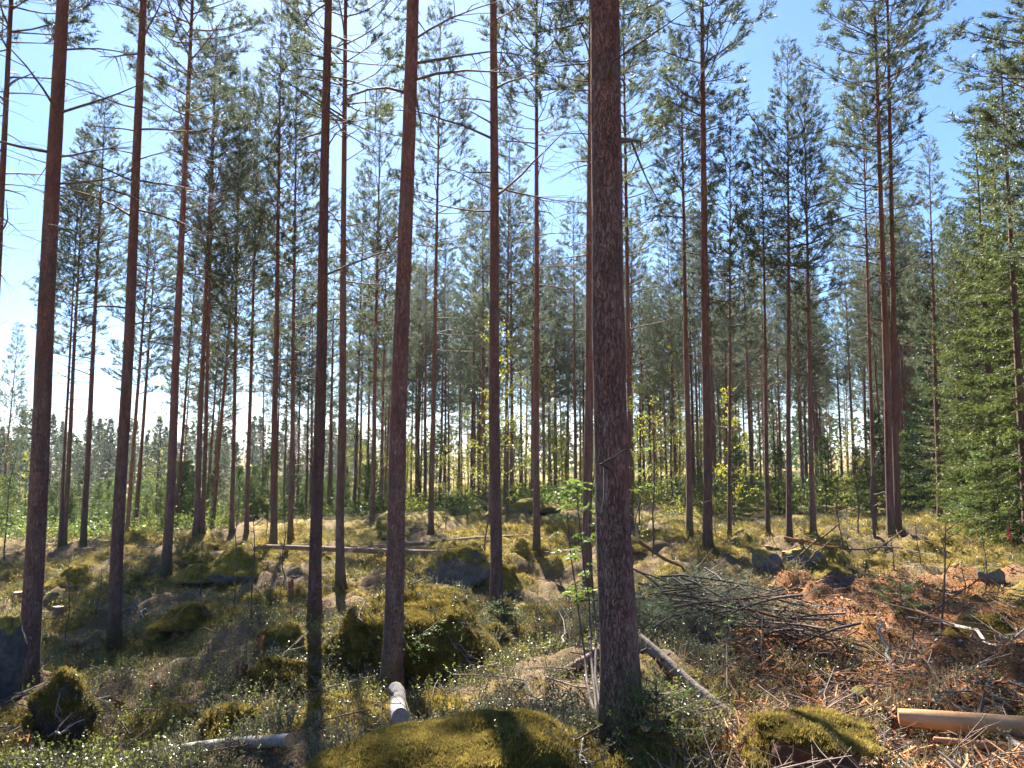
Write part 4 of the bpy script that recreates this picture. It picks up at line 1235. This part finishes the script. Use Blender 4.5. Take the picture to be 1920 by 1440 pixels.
def make_stick(pA, pB, r, label, mat, seed, forks=3, sag=0.0, name='fallen_branch', cat='branch', fork_len=0.3, group='fallen branches'):
    pA = np.array(pA, float); pB = np.array(pB, float)
    L = np.linalg.norm(pB - pA); rng = np.random.default_rng(seed)
    n = 7; t = np.linspace(0, 1, n)
    pts = np.outer(t, pB - pA) + rng.normal(0, 0.018 * L, (n, 3)) * np.sin(t * math.pi)[:, None]
    pts[:, 2] += sag * np.sin(t * math.pi)
    mb = MB(); tube(mb, pts, np.linspace(r, r * 0.5, n), 7, rough=0.15, seed=seed)
    o = link(name, mb.mesh(name, mat), None, tuple(pA))
    tag(o, label, cat, group)
    for j in range(forks):
        q, d = lerp_path(pts, rng.uniform(0.25, 0.95))
        dv = nrm(d + rng.normal(0, 0.7, 3) + np.array([0, 0, 0.25]))
        l2 = fork_len * L * rng.uniform(0.4, 1.2)
        p2 = [q, q + dv * l2 * 0.5 + rng.normal(0, 0.02 * L, 3), q + dv * l2 + rng.normal(0, 0.03 * L, 3)]
        mb = MB(); tube(mb, p2, [r * 0.5, r * 0.4, r * 0.18], 5)
        link('twig', mb.mesh('twig', mat), o)
    return o
S = make_stick
S(on(1768, 1178, 0.08), on(1930, 1248, 0.08), 0.024, 'long pale branch running down to the right edge over the debris', M_GREY, 1, 4)
S(on(1698, 1166, 0.05), on(1772, 1176, 0.06), 0.016, 'pale short branch joining the long pale one', M_GREY, 2, 2)
S(on(1676, 1252, 0.0), P(1644, 1176, 7.6), 0.018, 'forked pale branch standing up out of the debris', M_GREY, 3, 4)
S(on(1706, 1262, 0.0), P(1710, 1196, 7.1), 0.013, 'upright red-brown stick in the debris', M_LIMB, 4, 1)
S(on(1697, 1260, 0.0), P(1688, 1212, 7.2), 0.011, 'short stick left of the upright red-brown one', M_LIMB, 5, 1)
S(on(1600, 1250, 0.0), P(1608, 1232, 7.4), 0.014, 'short pale forked stub in the debris', M_GREY, 6, 3, fork_len=0.9)
S(on(1476, 1066, 0.05), P(1577, 978, 14.0), 0.022, 'bare broken stick leaning up to the right behind the debris', M_LIMB, 7, 2)
S(P(1470, 1008, 14.6), P(1590, 1032, 14.2), 0.03, 'torn orange-red trunk piece hung across the leaning sticks', M_ROT, 8, 2)
S(P(1585, 1030, 14.2), P(1692, 1028, 14.4), 0.02, 'dark branch continuing right from the torn trunk piece', M_DEAD, 9, 3)
S(P(1640, 1034, 14.4), P(1692, 994, 14.8), 0.018, 'stick pointing up toward the red pine pair', M_LIMB, 10, 2)
S(on(1508, 1062, 0.05), P(1560, 1010, 13.6), 0.016, 'thin pale stick crossing the flat bluish rock', M_GREY, 11, 2)
S(P(1196, 1014, 11.5), on(1345, 1122, 0.1), 0.027, 'red-brown stick leaning down into the brush pile', M_LIMB, 12, 3)
S(on(1312, 1118, 0.0), P(1309, 1030, 12.0), 0.02, 'upright broken stick in the brush pile with orange top', M_LIMB, 13, 1)
S(on(1728, 1172, 0.05), P(1836, 1086, 9.6), 0.012, 'thin bare stick slanting up across the right bank', M_DEAD, 14, 2)
S(on(1022, 1232, 0.04), P(1064, 1186, 8.6), 0.015, 'white forked branch left of the rowan stems', M_GREY, 15, 4)
S(on(1062, 1206, 0.05), on(1112, 1180, 0.12), 0.012, 'brown branch lying behind the rowan stems', M_LIMB, 16, 3)
S(on(1262, 1196, 0.05), P(1310, 1160, 8.8), 0.018, 'grey stick in front of the brush pile', M_GREY, 17, 2)
S(on(1440, 1150, 0.05), on(1492, 1170, 0.06), 0.016, 'pale stick at the left rim of the debris track', M_GREY, 18, 2)
S(on(1500, 1108, 0.06), on(1560, 1098, 0.1), 0.02, 'torn orange strip of wood on the debris track', M_PEEL, 19, 1)
S(on(1440, 1106, 0.06), on(1500, 1110, 0.06), 0.02, 'pale wood strip lying on the debris track', M_PEEL, 20, 1)
S(on(1700, 1040, 0.1), on(1752, 1052, 0.1), 0.018, 'pale branch lying on the right mossy bank', M_GREY, 21, 2)
S(on(1588, 1070, 0.1), on(1622, 1082, 0.06), 0.03, 'reddish bark slab beside the buried grey rock', M_PEEL, 22, 0)
S(on(1612, 1342, 0.06), on(1646, 1324, 0.1), 0.014, 'bright orange peeled stick below the small pale rock', M_PEEL, 23, 1)
S(on(384, 1400, 0.05), on(432, 1366, 0.12), 0.010, 'dark twiggy branch on the hummock rock', M_DEAD, 24, 3)
S(on(92, 1396, 0.05), P(126, 1368, 5.6), 0.012, 'pale broken branch beside the pointed boulder', M_GREY, 25, 3)
S(on(262, 1168, 0.0), P(270, 1126, 14), 0.012, 'pale bent branch in the shaded hollow', M_GREY, 26, 2)
S(on(880, 1090, 0.0), P(896, 1038, 15.2), 0.016, 'pale stick leaning on the round mossy rock', M_GREY, 27, 2)
S(on(1850, 1305, 0.03), on(1900, 1345, 0.06), 0.012, 'dead grey branch above the peeled log', M_GREY, 28, 3)
S(on(1560, 1300, 0.05), on(1500, 1340, 0.08), 0.012, 'thin branch reaching over the mossy clod', M_DEAD, 29, 3)
S(on(360, 1350, 0.05), on(460, 1338, 0.06), 0.010, 'thin dark branch above the hummock rock', M_DEAD, 30, 3)
S(on(1150, 1330, 0.03), on(1112, 1305, 0.05), 0.014, 'pale short stick beside the rowan foot', M_GREY, 31, 1)

# bare upright saplings
def make_sapling(px, py, hpx, label, seed, rpx=3.0):
    g = G(px, py); d = g[1]; rng = np.random.default_rng(seed)
    h = hpx / F * d; r = rpx / F * d / 2
    n = 6
    pts = np.c_[np.cumsum(rng.normal(0, 0.02 * h, n)), np.cumsum(rng.normal(0, 0.02 * h, n)), np.linspace(-0.05, h, n)]
    mb = MB(); tube(mb, pts, np.linspace(r, r * 0.4, n), 6)
    o = tag(link('bare_sapling', mb.mesh('stem', M_DEAD), None, tuple(g)), label, 'sapling', 'bare saplings')
    for j in range(6):
        q, dd = lerp_path(pts, rng.uniform(0.35, 1))
        p = branch_path(q, rng.random() * 6.28, rng.uniform(0.2, 1.0), h * rng.uniform(0.08, 0.25), 0.2, rng, 3)
        mb = MB(); tube(mb, p, [r * 0.45, r * 0.35, r * 0.2], 4)
        link('twig', mb.mesh('twig', M_DEAD), o)
for i, a in enumerate([(437, 1142, 230, 'thin bare sapling on the bright slope, left of two'), (474, 1168, 200, 'thin bare sapling on the bright slope, right of two', 3.5), (377, 1122, 120, 'short bare sapling left of the low mossy boulder'), (119, 1212, 160, 'bare sapling in the hollow right of the thick left-edge pine'),
        (182, 1160, 90, 'short bare sapling left of the mossy-bank pine'), (534, 1088, 130, 'bare sapling left of the straight reddish pine'), (911, 1040, 160, 'thin bare sapling against the left side of the grey-brown pine', 3),
        (1762, 1185, 190, 'tall bare stem on the right debris bank', 5), (1728, 1060, 80, 'bare stem in the middle of the right bank'), (1848, 1110, 110, 'bare stem next to the pale angular rock'), (1680, 1070, 70, 'short bare stem below the red pine pair'),
        (1812, 1120, 70, 'short bare stem left of the pale angular rock'), (1330, 1040, 130, 'bare stem in front of the lichen-spotted pine', 3), (1575, 1035, 120, 'bare stem behind the torn trunk piece', 3), (1640, 1004, 150, 'orange broken sapling left of the red pine pair', 7), (1612, 1000, 120, 'thin pale sapling left of the orange broken one', 3)]):
    make_sapling(a[0], a[1], a[2], a[3], 50 + i, a[4] if len(a) > 4 else 2.6)

# ------------------------------------------------------------------ brush pile
def brush_pile():
    g = G(1330, 1172)
    root = empty('brush_pile', tuple(g)); tag(root, 'heap of cut pine branches right of the thickest trunk', 'brush pile')
    rng = np.random.default_rng(321)
    ms = []
    for i in range(6):
        mb = MB(); L = rng.uniform(1.0, 2.2)
        p = branch_path((-L / 2, 0, 0), 0, rng.uniform(-0.1, 0.2), L, rng.uniform(-0.5, 0.1), rng, 7)
        tube(mb, p, np.linspace(0.016, 0.005, 7), 5)
        for j in range(9):
            q, d = lerp_path(p, rng.uniform(0.2, 1))
            p2 = branch_path(q, math.atan2(d[1], d[0]) + rng.choice([-1, 1]) * rng.uniform(0.4, 0.9), rng.uniform(-0.3, 0.6), rng.uniform(0.2, 0.55), 0.2, rng, 3)
            tube(mb, p2, np.linspace(0.006, 0.002, 3), 3)
        ms.append(mb.mesh('branch', M_LIMB if i % 2 else M_DEAD))
    ns = []
    for i in range(4):
        mb = MB(); SP = []; SD = []
        for j in range(46):
            SP.append(rng.normal(0, 1, 3) * np.array([0.28, 0.16, 0.07])); SD.append(nrm(np.array([1, rng.normal(0, .5), rng.normal(0.2, .4)])))
        blades(mb, np.array(SP), np.array(SD), 0.1, 12, 0.055, 0.006, rng, 0.6, 0.7)
        ns.append(mb.mesh('needle_spray', M_NEEDLE, smooth=False))
    for i in range(84):
        u = rng.normal(0.05, 0.62); v = rng.uniform(-0.9, 1.2)
        hgt = max(0.03, 0.52 * math.exp(-u * u * 1.2) * (0.4 + 0.6 * rng.random()))
        x, y = g[0] + u, g[1] + v
        z = gz(x, y) + hgt
        link('branch', ms[i % 6], root, (x - g[0], y - g[1], z - g[2]), (rng.normal(0, 0.15), rng.normal(0.12, 0.18), rng.choice([rng.normal(-0.5, 0.35), rng.normal(2.4, 0.4), rng.uniform(0, 6.28)])), (rng.uniform(0.6, 1.0),) * 3)
    for i in range(64):
        u = rng.normal(0, 0.66); v = rng.uniform(-0.8, 1.5)
        hgt = max(0.03, 0.5 * math.exp(-u * u * 1.2) * rng.random())
        x, y = g[0] + u, g[1] + v
        link('needle_spray', ns[i % 4], root, (u, v, gz(x, y) + hgt - g[2]), (rng.normal(0, 0.3), rng.normal(0, 0.3), rng.random() * 6.28), (rng.uniform(0.7, 1.2),) * 3)['kind'] = 'stuff'
brush_pile()

# ------------------------------------------------------------------ rowan, seedlings, ribbon
def rowan_leaf(seed):
    rng = np.random.default_rng(seed); mb = MB()
    L = 0.15; n = 6
    p = branch_path((0, 0, 0), 0, 0.5, L, -0.9, rng, 5)
    tube(mb, p, np.linspace(0.0014, 0.0008, 5), 3, m=1)
    LP = []; LD = []
    for i in range(n):
        q, d = lerp_path(p, 0.3 + 0.65 * i / (n - 1))
        s = np.cross(d, [0, 0, 1]); s = nrm(s)
        for k in (-1, 1):
            LP.append(q); LD.append(d * 0.55 + s * k)
    LP.append(p[-1]); LD.append(p[-1] - p[-2])
    leaves(mb, np.array(LP), np.array(LD), 0.058, 0.022, rng, 0, 0.08)
    return mb.mesh('leaf', [M_ROWAN, M_TWIG], smooth=False)
RL = [rowan_leaf(800 + i) for i in range(3)]

def make_rowan(stems, label, seed, nleaf, zr, foot, size=1.0):
    rng = np.random.default_rng(seed)
    root = empty('rowan_sapling', tuple(foot)); tag(root, label, 'rowan', 'rowan saplings')
    for st in stems:
        w_ = np.array(st) - np.array(foot)
        t = np.linspace(0, 1, 9); tt = np.linspace(0, 1, len(w_))
        pts = np.stack([np.interp(t, tt, w_[:, k]) for k in range(3)], 1) + np.r_[[[0, 0, 0]], rng.normal(0, 0.008, (8, 3))]
        mb = MB(); tube(mb, pts, np.linspace(0.009, 0.004, 9), 6)
        stem_o = link('stem', mb.mesh('stem', M_DEAD), root)
        for j in range(nleaf):
            q, d = lerp_path(pts, rng.uniform(*zr))
            link('leaf', RL[j % 3], stem_o, tuple(q), (rng.normal(0, 0.4), rng.normal(0, 0.3), rng.random() * 6.28), (rng.uniform(0.65, 1.15) * size,) * 3)
ft = G(1122, 1372)
make_rowan([[ft, P(1106, 1180, 5.3), P(1090, 1050, 5.3), P(1083, 905, 5.3)], [ft + np.array([.03, .02, 0]), P(1112, 1150, 5.4), P(1102, 980, 5.4), P(1112, 880, 5.4)], [ft + np.array([.01, .04, 0]), P(1098, 1250, 5.5), P(1076, 1080, 5.6), P(1062, 960, 5.6)]],
           'slim leafy rowan sapling standing close left of the thickest trunk', 61, 13, (0.45, 1.0), ft)
ft = G(1365, 1320)
make_rowan([[ft, P(1362, 1200, 7.0), P(1362, 1120, 7.0)]], 'thin leafy shoot in front of the brush pile', 62, 5, (0.2, 1.0), ft, 0.6)
ft = G(1240, 985)
make_rowan([[P(1186, 1010, 11), P(1200, 930, 11), P(1232, 830, 11)]], 'rowan branch with green leaves reaching out right of the thickest trunk', 63, 12, (0.5, 1.0), P(1186, 1010, 11))
for i, (px, py, s, lab, xy) in enumerate([(786, 1285, 0.9, 'small bright spruce seedling at the right foot of the flared pine', 1.3), (1232, 1396, 0.42, 'green spruce seedling between thickest trunk and slanting log', 1.3), (940, 1180, 0.55, 'tiny dark seedling at the foot of the grey-brown pine', 1.6),
        (1213, 1340, 0.36, 'small shaded spruce seedling hugging the right side of the thickest trunk', 1.2), (835, 1090, 0.7, 'small green seedling left of the round mossy rock', 1.2), (1690, 1150, 0.6, 'dark green seedling amid the right debris', 1.5)]):
    g = G(px, py)
    make_spruce(SEED[i % 2], g[0], g[1], s, lab, 'spruce seedlings', xy, 'seedling', 'spruce_seedling')

# red ribbon tied to a twig by the right edge
g = P(1890, 985, 16.0)
mb = MB()
for k in range(3):
    a = np.linspace(0, 1, 8); wd = 0.018
    x = 0.03 * np.sin(a * 5 + k * 2) + (k - 1) * 0.04 * a; z = -a * (0.22 + 0.06 * k); y = 0.03 * np.cos(a * 4 + k)
    A = np.c_[x - wd, y, z]; Bq = np.c_[x + wd, y + 0.01, z]; Cq = A + [0, 0.002, 0]; Dq = Bq + [0, 0.002, 0]
    i = np.arange(7)
    mb.add(np.concatenate([A, Bq]), np.stack([i, i + 8, i + 9, i + 1], -1)); mb.add(np.concatenate([Cq, Dq]), np.stack([i, i + 1, i + 9, i + 8], -1))
tag(link('marking_ribbon', mb.mesh('marking_ribbon', M_RIBBON), None, tuple(g)), 'red marking ribbon hanging in the spruce at the right edge', 'ribbon')

# ------------------------------------------------------------------ ground cover
def keep_ground(x, y, dens, rng):
    k = rng.random(len(x)) < dens
    x, y = x[k], y[k]
    return x, y, ground_h(x, y)

x, y, rng = field(90000, 2.3, 26, -42, 42, 1.6, 21)
x, y, z = keep_ground(x, y, sstep(0.42, 0.62, moss_mask(x, y)) * (1 - 0.85 * np.clip(debris_mask(x, y) * 1.4, 0, 1)), rng)
r = np.hypot(x, y)
tag(scatter('moss_carpet', np.c_[x, y, z], slope_rot(x, y, rng), rng.uniform(0.7, 1.4, len(x)) * (0.8 + r / 12), MOSS), 'yellow-green feather moss carpeting the forest floor', 'moss', kind='stuff')

x, y, rng = field(36000, 2.6, 34, -42, 42, 1.3, 22)
sh = fbm2(x * 0.45, y * 0.45, 61, 4)
x, y, z = keep_ground(x, y, np.clip(sstep(0.0, 0.25, sh) + 0.06, 0, 1) * (1 - 0.9 * np.clip(debris_mask(x, y) * 1.4, 0, 1)), rng)
tag(scatter('lingonberry_cover', np.c_[x, y, z], slope_rot(x, y, rng), rng.uniform(0.6, 1.3, len(x)), LINGON), 'low glossy-leaved lingonberry shrubs glinting across the slope', 'shrubs', kind='stuff')

x, y, rng = field(16000, 3.0, 40, -42, 42, 1.1, 23)
sh = fbm2(x * 0.35, y * 0.35, 71, 4)
x, y, z = keep_ground(x, y, np.clip(sstep(-0.05, 0.25, sh) + 0.08, 0, 1) * (1 - 0.9 * np.clip(debris_mask(x, y) * 1.4, 0, 1)), rng)
tag(scatter('bilberry_cover', np.c_[x, y, z], slope_rot(x, y, rng), rng.uniform(0.7, 1.5, len(x)), BILB), 'fresh green bilberry shrubs patched over the forest floor', 'shrubs', kind='stuff')

x, y, rng = field(4500, 2.6, 36, -42, 42, 1.1, 24)
x, y, z = keep_ground(x, y, 0.2 + 0.6 * (fbm2(x * 0.7, y * 0.7, 81, 3) > 0.1), rng)
tag(scatter('dry_grass', np.c_[x, y, z], slope_rot(x, y, rng, 0.3), rng.uniform(0.5, 1.2, len(x)), GRASS), 'dry pale grass blades scattered over the ground', 'grass', kind='stuff')

x, y, rng = field(9500, 2.4, 32, -42, 42, 1.2, 25)
x, y, z = keep_ground(x, y, 0.3 + 0.7 * np.clip(debris_mask(x, y), 0, 1), rng)
tag(scatter('twig_litter', np.c_[x, y, z + 0.01], slope_rot(x, y, rng, 0.2), rng.uniform(0.4, 1.3, len(x)), TWIGS), 'fine twig litter strewn over the forest floor', 'twigs', kind='stuff')

x, y, rng = field(34000, 2.8, 19, 2, 42, 1.5, 26)
x, y, z = keep_ground(x, y, sstep(0.25, 0.7, debris_mask(x, y)), rng)
tag(scatter('bark_debris', np.c_[x, y, z + 0.006], slope_rot(x, y, rng, 0.35), rng.uniform(0.4, 1.25, len(x)), CHIPS), 'orange bark and wood debris covering the track on the right', 'debris', kind='stuff')

# leafy undergrowth between the far trunks
def bush_clump(seed, mat, n, R, leaf):
    rng = np.random.default_rng(seed); mb = MB()
    p = rng.normal(0, 1, (n, 3)) * np.array([R, R, R * 0.45]); p[:, 2] = np.abs(p[:, 2]) + 0.03
    leaves(mb, p, rng.normal(0, 1, (n, 3)), leaf, leaf * 0.7, rng, 0, 0.4)
    for j in range(8):
        q = p[rng.integers(0, n)]
        tube(mb, [q * np.array([0.2, 0.2, 0]), q], [0.006, 0.003], 3, m=1, cap=False)
    return mb.mesh('bush_clump', [mat, M_TWIG], smooth=False)
BUSH = [bush_clump(860, M_BIRCH, 150, 0.4, 0.07), bush_clump(861, M_SPRUCE_LIT, 190, 0.45, 0.09), bush_clump(862, M_SPRUCE_Y, 190, 0.5, 0.09), bush_clump(863, M_SHRUBY, 170, 0.45, 0.07)]
x, y, rng = field(5200, 30, 125, -44, 44, 0.9, 27)
x, y, z = keep_ground(x, y, np.clip(sstep(30, 42, np.hypot(x, y)) + 0.05, 0, 1), rng)
tag(scatter('undergrowth', np.c_[x, y, z], slope_rot(x, y, rng, 0.1), rng.uniform(0.6, 2.0, len(x)), BUSH), 'leafy undergrowth between the far trunks', 'undergrowth', kind='stuff')

# the air of the place
if True:
    bm = bmesh.new(); bmesh.ops.create_cube(bm, size=1.0)
    hm = bpy.data.meshes.new('haze'); bm.to_mesh(hm); bm.free()
    m = bpy.data.materials.new('haze'); m.use_nodes = True
    n = m.node_tree.nodes; n.remove(n['Principled BSDF'])
    pv = n.new('ShaderNodeVolumePrincipled')
    pv.inputs['Color'].default_value = (0.88, 0.93, 1.0, 1)
    pv.inputs['Density'].default_value = 0.0002
    pv.inputs['Anisotropy'].default_value = 0.55
    m.node_tree.links.new(pv.outputs[0], n['Material Output'].inputs['Volume'])
    hm.materials.append(m)
    zlo = float(H.min()) - 1.0; zhi = 34.0
    tag(link('haze', hm, None, (0, 500, (zlo + zhi) / 2), (0, 0, 0), (3010, 4010, zhi - zlo)), 'thin bright haze in the air of the clearing', 'haze', kind='stuff')
